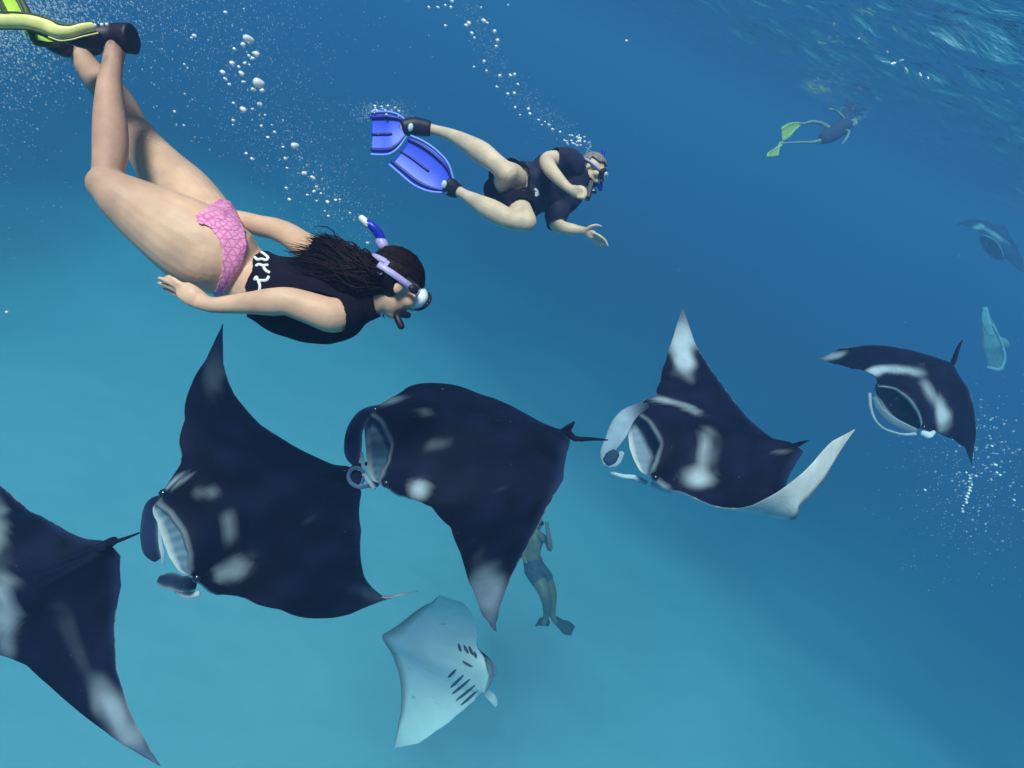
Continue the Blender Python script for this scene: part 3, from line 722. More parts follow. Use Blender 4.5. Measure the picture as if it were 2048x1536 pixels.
def decal(strokes, target_VF, off, width, name, mat_, parent):
    """printed lettering: ribbons laid on the cloth"""
    bvh = BVHTree.FromPolygons([Vector(v) for v in target_VF[0]], target_VF[1])
    mx = Mix()
    for st in strokes:
        st = np.array(st, float); n = max(6, int(np.abs(np.diff(st, axis=0)).sum()/1.5))
        A = resample(np.c_[st, np.zeros(len(st))], n)[:, :2]
        pts = []; nn = []
        for q in A:
            d = unit(P(q[0], q[1], 1.0)); h = bvh.ray_cast(Vector((0, 0, 0)), Vector(d))
            if h[0] is None: continue
            pts.append(np.array(h[0]) - d*off); nn.append(d)
        if len(pts) < 3: continue
        r = np.full(len(pts), width)
        mx.add(tube(np.array(pts), r, r*.35, np.array(nn), 8))
    return mx.build(name, mat_, parent)

def fin_blade(stations, name, mats, parent, ribs=True, n=26, thick_=.006):
    """stations: (cx, cy, depthL, depthR, half width px, nx, ny); mats = blade, rail, edge"""
    rows = []
    for st in stations:
        cx, cy, dl, dr, hw, nx, ny = st; q = math.hypot(nx, ny); nx, ny = nx/q, ny/q
        L = P(cx + nx*hw, cy + ny*hw, dl); R = P(cx - nx*hw, cy - ny*hw, dr); rows.append([*L, *R])
    rows = np.array(rows)
    s = np.r_[0, np.cumsum(np.linalg.norm(np.diff((rows[:, :3]+rows[:, 3:])/2, axis=0), axis=1))]
    A = hermite(s, rows, np.linspace(0, s[-1], n)); L, R = A[:, :3], A[:, 3:]
    T = np.gradient((L+R)/2, axis=0); N = np.cross(T, L-R); N /= np.linalg.norm(N, axis=1)[:, None] + 1e-9
    view = (L+R)/2; sg = -np.sign((N*view).sum(1))[:, None]; N = N*sg
    m = 11; G = []
    for k in range(m):
        w = k/(m-1); G.append(L*w + R*(1-w) - N*(.10*np.linalg.norm(L-R, axis=1)[:, None])*(1-(2*w-1)**2)*.5)
    top = np.array(G).transpose(1, 0, 2)
    V = np.concatenate([top, (top - N[:, None]*thick_)[:, ::-1]], 1).reshape(-1, 3)
    F = grid_faces(n, 2*m, True); F.append(list(range(2*m))); F.append([(n-1)*2*m + j for j in range(2*m)][::-1])
    b = obj(name, V, F, mats[0], parent)
    wdt = np.linalg.norm(L-R, axis=1)
    for e, o_ in ((L, R), (R, L)):
        r = np.maximum(.012*np.ones(n), .02*wdt); d = (o_-e)/(wdt[:, None]+1e-9)
        obj('edge', *tube(e, r*.8, r*.9, N, 8), mats[2], b)
        obj('rail', *tube(e + d*(wdt*.115)[:, None] + N*.003, wdt*.045, np.full(n, .010), N, 8), mats[1], b)
    if ribs:
        k = n*3//5; c = ((L+R)/2 - N*.028*0)[-k:]
        off = -N*(.05*wdt[:, None])
        obj('rib', *tube(c + off[-k:] + N[-k:]*.006, wdt[-k:]*.03, np.full(k, .006), N[-k:], 8), mats[1], b)
    return b

# ---- woman in the foreground
B = Body()
D = 2.0
B.limb('torso', [(428, 503, 2.02, 80, .85), (452, 520, 2.02, 72, .85), (476, 541, 2.01, 63, .8), (506, 563, 2.0, 61, .8), (545, 582, 1.99, 66, .8), (582, 595, 1.98, 75, .75), (620, 600, 1.98, 81, .75),
                 (665, 603, 1.98, 82, .7), (700, 602, 1.98, 66, .7), (722, 600, 1.98, 44, .8), (745, 598, 1.99, 34, .9), (768, 590, 2.0, 32, .9)], 40, .8, 26)
B.limb('thighR', [(436, 512, 1.96, 80, .95), (408, 498, 1.94, 84, .9), (372, 476, 1.92, 82, .9), (325, 447, 1.9, 72, .9), (278, 417, 1.88, 60, .9), (240, 391, 1.86, 48, .95), (214, 371, 1.85, 37, 1)], 30, .9, 24)
B.limb('shinR', [(214, 371, 1.85, 36, 1), (216, 345, 1.86, 35, 1), (221, 300, 1.9, 38.5, 1.), (221, 255, 1.93, 37, 1.), (219, 205, 1.95, 31.5, 1), (221, 155, 1.97, 26, 1), (226, 125, 1.98, 23, 1), (232, 92, 1.98, 24, 1)], 30, .95, 20)
B.limb('footR', [(246, 80, 1.98, 22), (225, 78, 1.98, 24), (190, 78, 1.96, 21), (150, 74, 1.93, 17), (125, 70, 1.91, 13)], 16, .9, 16)
B.limb('thighL', [(432, 470, 2.12, 56), (410, 436, 2.14, 58), (375, 392, 2.17, 57), (330, 345, 2.2, 50), (292, 296, 2.22, 40), (268, 256, 2.24, 33)], 26, .95, 22)
B.limb('shinL', [(266, 256, 2.24, 31), (252, 228, 2.25, 31), (228, 195, 2.27, 32), (195, 158, 2.29, 27), (172, 128, 2.3, 23), (160, 104, 2.3, 22)], 22, .95, 18)
B.limb('footL', [(168, 98, 2.3, 18), (140, 95, 2.27, 18), (115, 91, 2.22, 15), (95, 86, 2.2, 12)], 14, .9, 14)
B.limb('armR', [(686, 626, 1.9, 37), (664, 630, 1.87, 36), (630, 620, 1.85, 33), (598, 609, 1.84, 31), (576, 603, 1.83, 29), (545, 604, 1.83, 28.5), (500, 606, 1.83, 23), (455, 609, 1.83, 18.5), (425, 610, 1.83, 16), (408, 606, 1.83, 16.5)], 40, .9, 20)
B.limb('palmR', [(412, 608, 1.83, 15, .7), (398, 600, 1.83, 20, .6), (382, 590, 1.82, 22, .5), (366, 579, 1.82, 20, .45)], 14, .5, 16)
for q in ([(374, 577, 1.82, 6.5), (358, 566, 1.81, 6), (346, 558, 1.81, 5.3), (336, 552, 1.82, 4.5)],
          [(368, 581, 1.82, 6.5), (348, 569, 1.815, 6), (332, 561, 1.815, 5.4), (318, 556, 1.82, 4.5)],
          [(364, 587, 1.83, 6.5), (346, 577, 1.83, 6), (330, 570, 1.84, 5.2), (317, 566, 1.85, 4.4)],
          [(362, 593, 1.84, 6), (348, 587, 1.85, 5.4), (337, 581, 1.86, 4.8), (327, 577, 1.87, 4)],
          [(398, 612, 1.86, 8), (384, 608, 1.88, 7), (371, 602, 1.89, 6), (361, 596, 1.9, 5)]):
    B.limb('finger', q, 14, .9, 10)
B.limb('armL', [(660, 520, 2.1, 34), (632, 503, 2.14, 29), (604, 488, 2.16, 26.5), (574, 468, 2.18, 24), (550, 458, 2.19, 22.5), (520, 452, 2.2, 21.5), (488, 441, 2.2, 18), (458, 432, 2.2, 14.5), (440, 424, 2.2, 13)], 32, .9, 18)
B.limb('palmL', [(446, 426, 2.2, 13), (428, 412, 2.2, 15), (420, 402, 2.2, 13)], 10, .5, 14)
for q in ([(422, 404, 2.2, 5.5), (414, 390, 2.2, 5), (409, 378, 2.2, 4)], [(428, 402, 2.2, 5.5), (423, 390, 2.21, 5), (417, 378, 2.22, 4)],
          [(434, 404, 2.21, 5.5), (430, 394, 2.22, 5), (424, 384, 2.23, 4)], [(438, 408, 2.22, 5), (436, 398, 2.24, 4.5), (432, 390, 2.25, 4)]):
    B.limb('finger', q, 10, .9, 10)
B.mx.add(sphere(P(204, 378, 1.83), .030, nu=16, nv=10))
# buttocks
for (x, y, d, r) in ((418, 515, 1.93, 66), (420, 462, 2.02, 50)):
    v = sphere(P(x, y, d), r*d/FPX, nu=22, nv=14); B.mx.add(v)
def skin_tone(b):
    C = np.tile(SKIN, (len(b.V), 1)); k = noise2(b.V[:, 0]+b.V[:, 2], b.V[:, 1]-.5*b.V[:, 2], 41, 14)
    low = np.isin(b.vl, ['shinR', 'shinL', 'footR', 'footL']).astype(float)
    th = np.isin(b.vl, ['thighR', 'thighL'])*sstep(b.vt, .35, .95)
    w = np.clip(low*.75 + th*.55, 0, 1)[:, None]
    C = C*(1-w) + np.array([.50, .265, .19])*w
    C *= 1 + .05*k[:, None]; C[:, 0] *= 1 + .02*k
    return C
HC = P(788, 568, 2.0); HF = camdir((.62, -.50, -.62)); HU = camdir((.50, .86, -.1))
B.head(HC, HF, HU, 1.0)
woman = B.make(.0052, 'woman in black top and pink bikini bottom diving head-down in the foreground', 8, skin_tone)
PX = px_of(B.V)
tor = (B.vl == 'torso')
top = (tor & (B.vt > .265) & (B.vt < .90)) | ((B.vl == 'armR') & (B.vt < .075)) | ((B.vl == 'armL') & (B.vt < .10))
# hem runs obliquely across the waist
top &= PX[:, 0] > np.interp(PX[:, 1], [480, 489, 520, 544, 574, 640, 700], [494, 498, 504, 504, 490, 497, 505])
B.shell('shirt', top, .006, M_black, .003, .0035)
shirt_o = [c for c in woman.children if c.name.startswith('shirt')][0]
# bikini bottom, cut from the body between its leg edges and its waist edge
def inpoly(pts, poly):
    poly = np.array(poly, float); x, y = pts[:, 0], pts[:, 1]; r = np.zeros(len(pts), bool); j = len(poly)-1
    for i in range(len(poly)):
        xi, yi = poly[i]; xj, yj = poly[j]
        c = ((yi > y) != (yj > y)) & (x < (xj-xi)*(y-yi)/(yj-yi+1e-9) + xi); r ^= c; j = i
    return r
body_sel = (tor | (B.vl == 'thighR') | (B.vl == 'thighL'))
pk = body_sel & inpoly(PX, [(388, 432), (401, 425), (419, 408), (437, 398), (462, 404), (474, 425), (489, 462), (494, 495), (487, 522), (475, 546), (460, 565), (445, 590), (424, 596), (428, 577), (436, 560), (443, 532), (441, 498), (431, 472), (418, 456), (393, 450)])
B.shell('bikini_bottom', pk, .004, M_pink, .003, .0012, 6)
# side tie
tie = Mix()
for pts in ([(412, 408, 2.16, 1.6), (404, 415, 2.12, 1.8), (396, 424, 2.08, 1.6)], [(400, 420, 2.08, 2.6), (392, 428, 2.07, 2.2), (386, 440, 2.07, 1.4)],
            [(400, 420, 2.08, 2.4), (392, 418, 2.07, 2.4), (386, 424, 2.07, 1.4)], [(412, 408, 2.16, 2), (404, 392, 2.17, 2.4), (408, 380, 2.18, 3), (413, 370, 2.18, 2)]):
    tie.add(chain(pts, 10, .6, 8)[0])
tie.build('side_tie', M_pink, woman)
# lettering on the back of the shirt
me = shirt_o.data; sv = np.array([np.array(v.co) for v in me.vertices]) + wloc(shirt_o); sf = [list(p.vertices) for p in me.polygons]
decal([[(506, 502), (510, 497), (516, 495)], [(507, 499), (510, 504), (514, 508)], [(509, 514), (515, 519), (524, 518), (533, 520), (536, 516), (531, 510), (522, 504)],
       [(512, 532), (517, 529), (526, 531), (536, 530)], [(527, 534), (532, 541), (539, 545)], [(509, 560), (513, 554), (516, 560), (524, 561), (533, 560), (538, 553)], [(517, 562), (520, 572), (518, 584)]],
      (sv, sf), .0025, .0050, 'shirt_lettering', M_print, shirt_o)

# hair: tight over the crown, then streaming back over the shoulders
hm = Mix()
hax = B.ax; hc = HC
cap = sphere(hc + (-.012)*hax[1] + .030*hax[2], (.0835, .104, .094), hax, 40, 28)
cv = cap[0]; relh = (cv - hc) @ hax.T
keep = (relh[:, 2] > .035 - .0*relh[:, 1]) | (relh[:, 1] < .0) & (relh[:, 2] > -.06)
keep &= ~((relh[:, 1] > .055) & (relh[:, 2] < .055))
cf = [f for f in cap[1] if all(keep[i] for i in f)]
cv2, cf2 = bake_mods(cv, cf, [('SOLIDIFY', dict(thickness=.006, offset=0))]); hm.add((cv2, cf2))
hm.add(chain([(765, 562, 1.98, 34), (742, 566, 1.95, 40), (712, 556, 1.91, 44), (680, 540, 1.89, 40), (650, 527, 1.89, 28), (625, 517, 1.9, 12), (602, 510, 1.9, 4)], 26, .45, 20)[0])
hr = np.random.default_rng(4)
for i in range(1150):
    k = hr.random(); ph = hr.uniform(-1, 1)
    x0, y0 = 778 - 45*hr.random(), 556 + 36*ph*0.9
    tx = hr.choice([600, 615, 640, 655, 690], p=[.3, .25, .2, .15, .1]) + hr.normal(0, 16)
    ty = 520 + ph*26 + hr.normal(0, 9)
    if hr.random() < .25: tx, ty = 640 + hr.normal(0, 14), 478 + hr.normal(0, 8)
    elif hr.random() < .12: tx, ty = 690 + hr.normal(0, 12), 498 + hr.normal(0, 8)
    w = hr.normal(0, 9); dd = 1.845 + .07*abs(ph) + hr.uniform(-.012, .03)
    m1 = (x0*.62 + tx*.38, y0*.62 + ty*.38 + w + 5, dd + .01); m2 = (x0*.28 + tx*.72, y0*.28 + ty*.72 - w*.8, dd)
    hm.add(chain([(x0, y0, 1.93 + .03*abs(ph), 2.4), (*m1, 2.0), (*m2, 1.3), (tx, ty, dd + .03, .25)], 10, .8, 5)[0])
for i in range(170):
    a = hr.uniform(-1.25, 1.25); rows = []
    for t in np.linspace(.15, 2.5, 10):
        l = np.array([math.sin(a)*math.sin(t), math.cos(t), math.cos(a)*math.sin(t)]) * np.array([.088, .107, .098])
        rows.append(hc + l[0]*hax[0] + (l[1]-.012)*hax[1] + (l[2]*(1 if l[2] > 0 else .6) + .030)*hax[2])
    rows = np.array(rows) + hr.normal(0, .0012, (10, 3)); r_ = np.full(10, .0016)
    hm.add(tube(rows, r_, r_, rows, 5))
hm.build('hair', M_hair, woman)

# mask, strap and snorkel
mask = Mix(); fr = hc + .105*hax[1] + .022*hax[2]
def headring(a0, a1, zz0, half, rr, n=30):
    """band round the head, angles in degrees from the face, slanting with zz0"""
    rows = []
    for t in np.linspace(a0, a1, n):
        a = math.radians(t); h = half*(1 + rr*abs(math.sin(a*.5))**6)
        base = hc + hax[0]*math.sin(a)*.0885 + hax[1]*(math.cos(a)*.108 - .010) + hax[2]*(zz0 + .004*math.cos(a))
        out = unit(hax[0]*math.sin(a)*1.0 + hax[1]*math.cos(a))
        rows.append([base - hax[2]*h, base - hax[2]*h + out*.005, base + hax[2]*h + out*.004, base + hax[2]*h])
    A = np.array(rows).reshape(-1, 3); F = grid_faces(n, 4, True)
    F.append([0, 1, 2, 3][::-1]); F.append([(n-1)*4 + j for j in range(4)]); return A, F
skirt = sphere(hc + .092*hax[1] + .012*hax[2], (.076, .040, .046), hax, 26, 14)
mask.add(skirt); m_o = mask.build('dive_mask', M_white, woman)
lens = sphere(hc + .120*hax[1] + .014*hax[2], (.058, .016, .031), hax, 22, 10); obj('mask_lens', *lens, M_glass, m_o)
obj('mask_frame', *tube(np.array([hc + .122*hax[1] + hax[0]*.064*math.cos(t) + hax[2]*(.014 + .037*math.sin(t)) for t in np.linspace(0, 2*np.pi, 30)]),
    np.full(30, .006), np.full(30, .006), np.tile(hax[1], (30, 1)), 8, cap=False), M_rubber, m_o)
sm = Mix()
sm.add(headring(40, 150, .012, .011, 0)); sm.add(headring(210, 320, .012, .011, 0))
sm.add(headring(140, 220, .034, .010, 0)); sm.add(headring(140, 220, -.012, .010, 0))
sm.add(headring(132, 150, .011, .030, 0)); sm.add(headring(210, 228, .011, .030, 0))
s_o = sm.build('mask_strap', M_lav, m_o)
bk = Mix()
for g in (1, -1):
    c = hc + hax[0]*g*.093 + hax[1]*.030 + hax[2]*.012; obj('buckle', *sphere(c, (.012, .020, .015), hax, 14, 8), M_rubber, m_o)
sl = Mix()
for (x, y) in ((747, 517), (755, 521), (743, 529)):
    sl.add(sphere(P(x, y, 1.86), .0038, nu=8, nv=6))
# snorkel: dark mouthpiece tube below the chin, blue tube rising behind the head
mo = hc + .112*hax[1] - .058*hax[2]
A = np.array([mo, P(795, 636, 1.93), P(802, 652, 1.93)]); A = resample(A, 12)
sn = obj('snorkel', *tube(A, np.full(12, .0125), np.full(12, .0125), A/np.linalg.norm(A, axis=1)[:, None], 14), M_rubber, woman)
vf, _, _ = chain([(806, 600, 2.2, 8), (790, 555, 2.2, 9), (775, 525, 2.18, 9.5), (767, 500, 2.16, 10), (763, 480, 2.15, 10), (755, 464, 2.14, 9.5), (744, 452, 2.13, 8.5), (733, 444, 2.13, 6.5)], 30, 1.0, 16)
obj('snorkel_tube', *vf, M_blue, sn)
for (x, y, d, r) in ((764, 487, 2.15, 11.5),):
    vf, _, _ = chain([(x-2, y-4, d, r), (x+2, y+4, d, r)], 4, 1.0, 16); obj('snorkel_band', *vf, M_lav, sn)
vf, _, _ = chain([(736, 449, 2.13, 7), (728, 441, 2.13, 7.5), (724, 437, 2.13, 7)], 6, 1.0, 14); obj('snorkel_top', *vf, M_white, sn)

# her fins
vf, _, _ = chain([(265, 78, 1.98, 31, .9), (255, 77, 1.98, 31, .9), (232, 76, 1.98, 30, .9), (195, 76, 1.96, 27, .9), (155, 74, 1.93, 21, .9), (120, 68, 1.9, 12, .9)], 24, .9, 20, .12)
f1 = obj('swim_fin', *vf, M_rubber, woman)
ry = [(186, 52, 1.90, 8), (165, 55, 1.88, 9), (140, 62, 1.87, 10), (118, 62, 1.86, 11.5), (92, 52, 1.86, 13), (62, 44, 1.85, 13.5), (25, 42, 1.85, 13.5), (-30, 44, 1.85, 13.5), (-110, 52, 1.85, 12)]
vf, _, _ = chain(ry, 40, .45, 12); obj('side_rail', *vf, M_yellow, f1)
vf, _, _ = chain([(190, 62, 1.88, 2.6), (165, 68, 1.87, 2.6), (140, 76, 1.86, 3), (116, 78, 1.855, 3), (92, 68, 1.85, 3), (60, 59, 1.845, 3), (20, 57, 1.84, 3), (-100, 66, 1.84, 3)], 40, 1, 8); obj('rail_edge', *vf, M_olive, f1)
vf, _, _ = chain([(196, 66, 1.87, 1.4), (165, 73, 1.86, 1.4), (138, 80, 1.85, 1.4), (118, 81, 1.85, 1.4), (98, 74, 1.85, 1.4)], 26, 1, 8); obj('rail_piping', *vf, M_yellow, f1)
vf, _, _ = chain([(186, 44, 1.9, 2.2), (150, 49, 1.89, 2.6), (128, 50, 1.88, 3), (104, 42, 1.87, 3), (78, 32, 1.87, 3), (50, 27, 1.87, 2.6), (-60, 26, 1.87, 2.4)], 36, 1, 8); obj('rail_edge', *vf, M_olive, f1)
nb = 24; rows = []
RB = resample(np.array([[*P(x, y+2, d+.02), 0] for (x, y, d, r) in ry]), nb)[:, :3]
RF = resample(np.array([[*P(x, y-5, d+.22), 0] for (x, y, d, r) in ry]), nb)[:, :3]; dn = camdir((0, -1, 0))*.008
VV = np.stack([RB, RF, RF + dn, RB + dn], 1).reshape(-1, 3)
FF = grid_faces(nb, 4, True); obj('fin_blade', VV, FF, M_lime, f1)
for x in (190, 204, 214): obj('stud', *sphere(P(x, 51 - (x-190)*.08, 1.905), .006, nu=10, nv=6), M_print, f1)
vf, _, _ = chain([(190, 94, 2.3, 17), (165, 96, 2.3, 20, .9), (140, 97, 2.27, 19, .9), (115, 93, 2.22, 16, .9), (88, 84, 2.18, 9, .9)], 20, .9, 18)
f2 = obj('swim_fin', *vf, M_rubber, woman)
b2 = fin_blade([(112, 84, 2.16, 2.16, 5, .2, 1), (88, 78, 2.13, 2.13, 11, .2, 1), (62, 70, 2.11, 2.11, 17, .5, .9), (42, 48, 2.1, 2.1, 24, .85, .5), (30, 22, 2.1, 2.12, 27, .95, .25), (12, -15, 2.1, 2.15, 29, .95, .3), (-30, -80, 2.1, 2.2, 31, .9, .4)],
               'fin_blade', (M_lime, M_olive, M_olive), f2, ribs=False)

# ---- man in dark shirt and blue fins
B = Body()
d0 = 4.2
B.limb('torso', [(1002, 374, d0, 38, .7), (1022, 376, d0, 44, .7), (1055, 377, d0, 47, .7), (1090, 371, d0, 52, .7), (1120, 366, d0, 57, .7), (1142, 358, d0, 48, .7), (1157, 351, d0, 28, .8), (1172, 345, d0, 15, 1), (1182, 341, d0, 14, 1)], 30, .7, 22)
B.limb('thighA', [(1018, 366, 4.18, 34), (1020, 358, 4.05, 33), (1014, 347, 3.92, 25)], 14, .95, 18)
B.limb('shinA', [(1014, 347, 3.9, 22), (995, 330, 3.92, 20), (965, 307, 3.97, 23), (930, 285, 4.03, 18), (893, 267, 4.1, 12.5), (868, 260, 4.13, 11), (850, 256, 4.15, 12)], 24, .95, 16)
B.limb('thighB', [(1020, 392, 4.18, 32), (1036, 420, 4.0, 28), (1052, 442, 3.86, 22)], 14, .95, 18)
B.limb('shinB', [(1054, 444, 3.85, 21), (1022, 439, 3.87, 21), (985, 422, 3.92, 23), (950, 402, 4.0, 16), (926, 388, 4.06, 11), (912, 380, 4.1, 12)], 24, .95, 16)
B.limb('footA', [(856, 256, 4.15, 12), (830, 252, 4.13, 13), (808, 256, 4.1, 12)], 10, .8, 12)
B.limb('footB', [(914, 381, 4.1, 12), (900, 374, 4.1, 13), (885, 362, 4.1, 11)], 10, .8, 12)
B.limb('armA', [(1146, 330, 4.1, 24), (1120, 320, 4.0, 20), (1094, 321, 3.92, 16), (1098, 334, 3.88, 15.5), (1115, 355, 3.82, 13), (1132, 372, 3.78, 10), (1142, 380, 3.76, 9)], 28, .95, 16)
B.limb('handA', [(1140, 378, 3.77, 10), (1152, 383, 3.75, 13), (1166, 386, 3.74, 13)], 10, .7, 14)
for k, (x, y) in enumerate(((1168, 378), (1170, 384), (1170, 390), (1166, 395))):
    B.limb('finger', [(x-10, y, 3.72, 4), (x, y+.5, 3.70, 3.8), (x+3, y+2, 3.73, 3.4), (x-1, y+4, 3.76, 3)], 8, 1, 8)
B.limb('finger', [(1150, 378, 3.74, 4.5), (1158, 374, 3.72, 4), (1166, 374, 3.72, 3.4)], 8, 1, 8)
B.limb('armB', [(1128, 402, 4.2, 24), (1116, 425, 4.2, 18), (1112, 446, 4.2, 15.5), (1122, 454, 4.18, 14), (1145, 459, 4.15, 12), (1162, 461, 4.13, 9), (1170, 462, 4.12, 8)], 26, .95, 16)
B.limb('handB', [(1168, 462, 4.12, 8), (1178, 466, 4.12, 10), (1186, 471, 4.12, 10)], 10, .5, 12)
for q in ([(1172, 459, 4.1, 4), (1184, 452, 4.08, 3.6), (1194, 450, 4.08, 3.2), (1203, 453, 4.09, 2.6)],
          [(1184, 464, 4.1, 3.6), (1198, 471, 4.09, 3.2), (1209, 479, 4.09, 3), (1216, 492, 4.1, 2.5)],
          [(1186, 469, 4.12, 3.6), (1197, 476, 4.12, 3.2), (1205, 484, 4.12, 3), (1209, 493, 4.13, 2.4)],
          [(1184, 474, 4.13, 3.6), (1193, 480, 4.14, 3.1), (1200, 487, 4.14, 2.8), (1202, 494, 4.15, 2.3)],
          [(1180, 475, 4.14, 3.3), (1187, 481, 4.15, 2.9), (1192, 487, 4.16, 2.6), (1194, 492, 4.17, 2.2)]):
    B.limb('finger', q, 10, 1, 8)
mc = P(1184, 339, d0); mf = camdir((.75, -.62, .25)); mu = camdir((.62, .75, .1))
B.head(mc, mf, mu, .98)
man = B.make(.0075, 'man in dark shirt and shorts with bright blue fins holding a small camera', 5, lambda s: np.tile(np.array([.74, .52, .37]), (len(s.V), 1)))
tor = B.vl == 'torso'
sh = (tor & (B.vt > .30) & (B.vt < .86)) | ((B.vl == 'armA') & (B.vt < .32)) | ((B.vl == 'armB') & (B.vt < .42))
B.shell('shirt', sh, .016, M_navy, .004, .010, 5)
so = (tor & (B.vt <= .34)) | ((B.vl == 'thighA') & (B.vt < .40)) | ((B.vl == 'thighB') & (B.vt < .62))
B.shell('shorts', so, .024, M_black, .004, .012, 5)
me = [c for c in man.children if c.name.startswith('shirt')][0]
sv = np.array([np.array(v.co) for v in me.data.vertices]) + wloc(me); sf = [list(p.vertices) for p in me.data.polygons]
decal([[(1070, 378), (1075, 384), (1072, 392)], [(1071, 386), (1077, 390)]], (sv, sf), .006, .010, 'shirt_print', M_print, me)
hx = B.ax
cap = sphere(mc - .012*hx[1] + .030*hx[2], (.083, .102, .092), hx, 30, 20); rl = (cap[0]-mc)@hx.T
kp = ((rl[:, 2] > .045) | (rl[:, 1] < -.02) & (rl[:, 2] > -.045)) & ~((rl[:, 1] > .06) & (rl[:, 2] < .075))
cfv = bake_mods(cap[0], [f for f in cap[1] if all(kp[i] for i in f)], [('SOLIDIFY', dict(thickness=.008, offset=0))])
obj('hair', *cfv, M_grey_hair, man)
mk = obj('dive_mask', *sphere(mc + .095*hx[1] + .012*hx[2], (.074, .034, .042), hx, 20, 12), M_rubber, man)
obj('mask_lens', *sphere(mc + .118*hx[1] + .014*hx[2], (.055, .014, .028), hx, 16, 8), M_white, mk)
ring = np.array([mc + hx[0]*math.sin(t)*.088 + hx[1]*(math.cos(t)*.108 - .01) + hx[2]*.012 for t in np.linspace(.6, 5.68, 30)])
obj('mask_strap', *tube(ring, np.full(30, .010), np.full(30, .010), np.tile(hx[0], (30, 1)), 8), M_lav, mk)
A = resample(np.array([mc + .105*hx[1] - .06*hx[2], mc + .13*hx[1] - .075*hx[2] - .05*hx[0], mc + .06*hx[1] + .02*hx[2] - .12*hx[0], mc - .02*hx[1] + .14*hx[2] - .11*hx[0], mc - .06*hx[1] + .20*hx[2] - .10*hx[0]]), 24)
obj('snorkel', *tube(A, np.full(24, .011), np.full(24, .011), np.tile(hx[0], (24, 1)), 10), M_blue, man)
for (bt, st) in (([(860, 257, 4.13, 16), (845, 255, 4.12, 18), (825, 253, 4.1, 19), (806, 257, 4.08, 18)],
                  [(812, 258, 4.08, 4.08, 16, 0, 1), (800, 262, 4.07, 4.07, 30, 0, 1), (782, 266, 4.06, 4.06, 41, 0, 1), (760, 267, 4.06, 4.06, 43, 0, 1), (743, 267, 4.06, 4.06, 42, 0, 1)]),
                 ([(918, 383, 4.1, 14), (905, 377, 4.08, 18), (892, 367, 4.06, 18)],
                  [(900, 374, 4.05, 4.05, 14, .55, -.83), (880, 357, 4.03, 4.03, 32, .55, -.83), (852, 337, 4.02, 4.02, 41, .55, -.83), (824, 316, 4.02, 4.02, 40, .55, -.83), (801, 301, 4.02, 4.02, 36, .6, -.8)])):
    vf, _, _ = chain(bt, 14, .8, 16, .15); ff = obj('swim_fin', *vf, M_rubber, man)
    fin_blade(st, 'fin_blade', (M_finblue, M_finrail, M_finedge), ff)
    q = bt[2]; obj('fin_emblem', *sphere(P(q[0]-4, q[1]+2, q[2]-.075), (.020, .012, .03), None, 10, 6), M_print, ff)
# the camera in his hand
cx_ = camdir((.25, .97, 0)); cy_ = camdir((.97, -.25, .1)); cz_ = np.cross(cx_, cy_)
def box(c, a, hs, bev=.25):
    pts = []; V = []; F = []
    for i, (sx, k) in enumerate(((-1, 1-bev), (-1+bev*.5, 1), (1-bev*.5, 1), (1, 1-bev))):
        for (u, v) in ((-1, -.7), (-.7, -1), (.7, -1), (1, -.7), (1, .7), (.7, 1), (-.7, 1), (-1, .7)):
            V.append(c + a[0]*sx*hs[0] + a[1]*u*k*hs[1] + a[2]*v*k*hs[2])
    F = grid_faces(4, 8, True); F.append(list(range(8))[::-1]); F.append(list(range(24, 32))); return np.array(V), F
cc_ = P(1179, 381, 3.74)
hc_ = obj('dive_camera', *box(cc_, (cx_, cy_, cz_), (.062, .018, .038)), M_rubber, None, smooth=False, label='small black underwater camera held in the man\'s fist', category='camera')
vf = tube(np.array([cc_ + cy_*.015, cc_ + cy_*.034]), np.array([.018, .017]), np.array([.018, .017]), np.tile(cx_, (2, 1)), 14); obj('lens', *vf, M_glass, hc_)

# ---- far snorkeller with yellow fins
B = Body(); d = 18.0
B.limb('torso', [(1648, 276, d, 10), (1660, 270, d, 13), (1675, 260, d, 14), (1688, 252, d, 13), (1697, 248, d, 6)], 16, .8, 14)
B.limb('legA', [(1660, 258, d, 6.5), (1640, 246, d, 4.8), (1622, 244, d, 4), (1608, 247, d, 2.8), (1600, 248, d, 2.8)], 16, .9, 10)
B.limb('legB', [(1652, 278, d, 6), (1630, 284, d, 4), (1600, 285, d, 3.4), (1575, 286, d, 2.6), (1566, 287, d, 2.6)], 16, .9, 10)
B.limb('armA', [(1690, 242, d, 5), (1682, 230, d-.1, 3.6), (1672, 221, d-.1, 3.4), (1658, 219, d-.1, 2.6)], 12, .9, 10)
B.limb('armB', [(1688, 262, d, 5), (1697, 262, d-.2, 3.6), (1694, 275, d-.3, 3), (1684, 288, d-.3, 2.4)], 12, .9, 10)
fc = P(1707, 246, d); B.head(fc, camdir((.7, -.5, .3)), camdir((.6, .7, 0)), 1.25)
p3 = B.make(.022, 'distant snorkeller in a dark top with yellow fins, faint in the blue', 3, lambda s: np.tile(np.array([.32, .30, .30]), (len(s.V), 1)))  # skin greyed so that haze is painted into it
B.shell('shirt', (B.vl == 'torso'), .03, M_hazed_top, .01, 0, 2)
for st in ([(1600, 248, d, d, 3, .2, 1), (1590, 252, d, d, 7, .2, 1), (1578, 260, d, d, 13, .1, 1), (1564, 268, d, d, 13, .1, 1)],
           [(1566, 287, d, d, 3, .4, -.9), (1556, 291, d, d, 8, .5, -.8), (1548, 300, d, d, 12, .9, -.4), (1545, 312, d, d, 11, 1, -.1)]):
    fin_blade(st, 'swim_fin', (M_hazed_fin, M_lime, M_yellow), p3, n=14, thick_=.03)

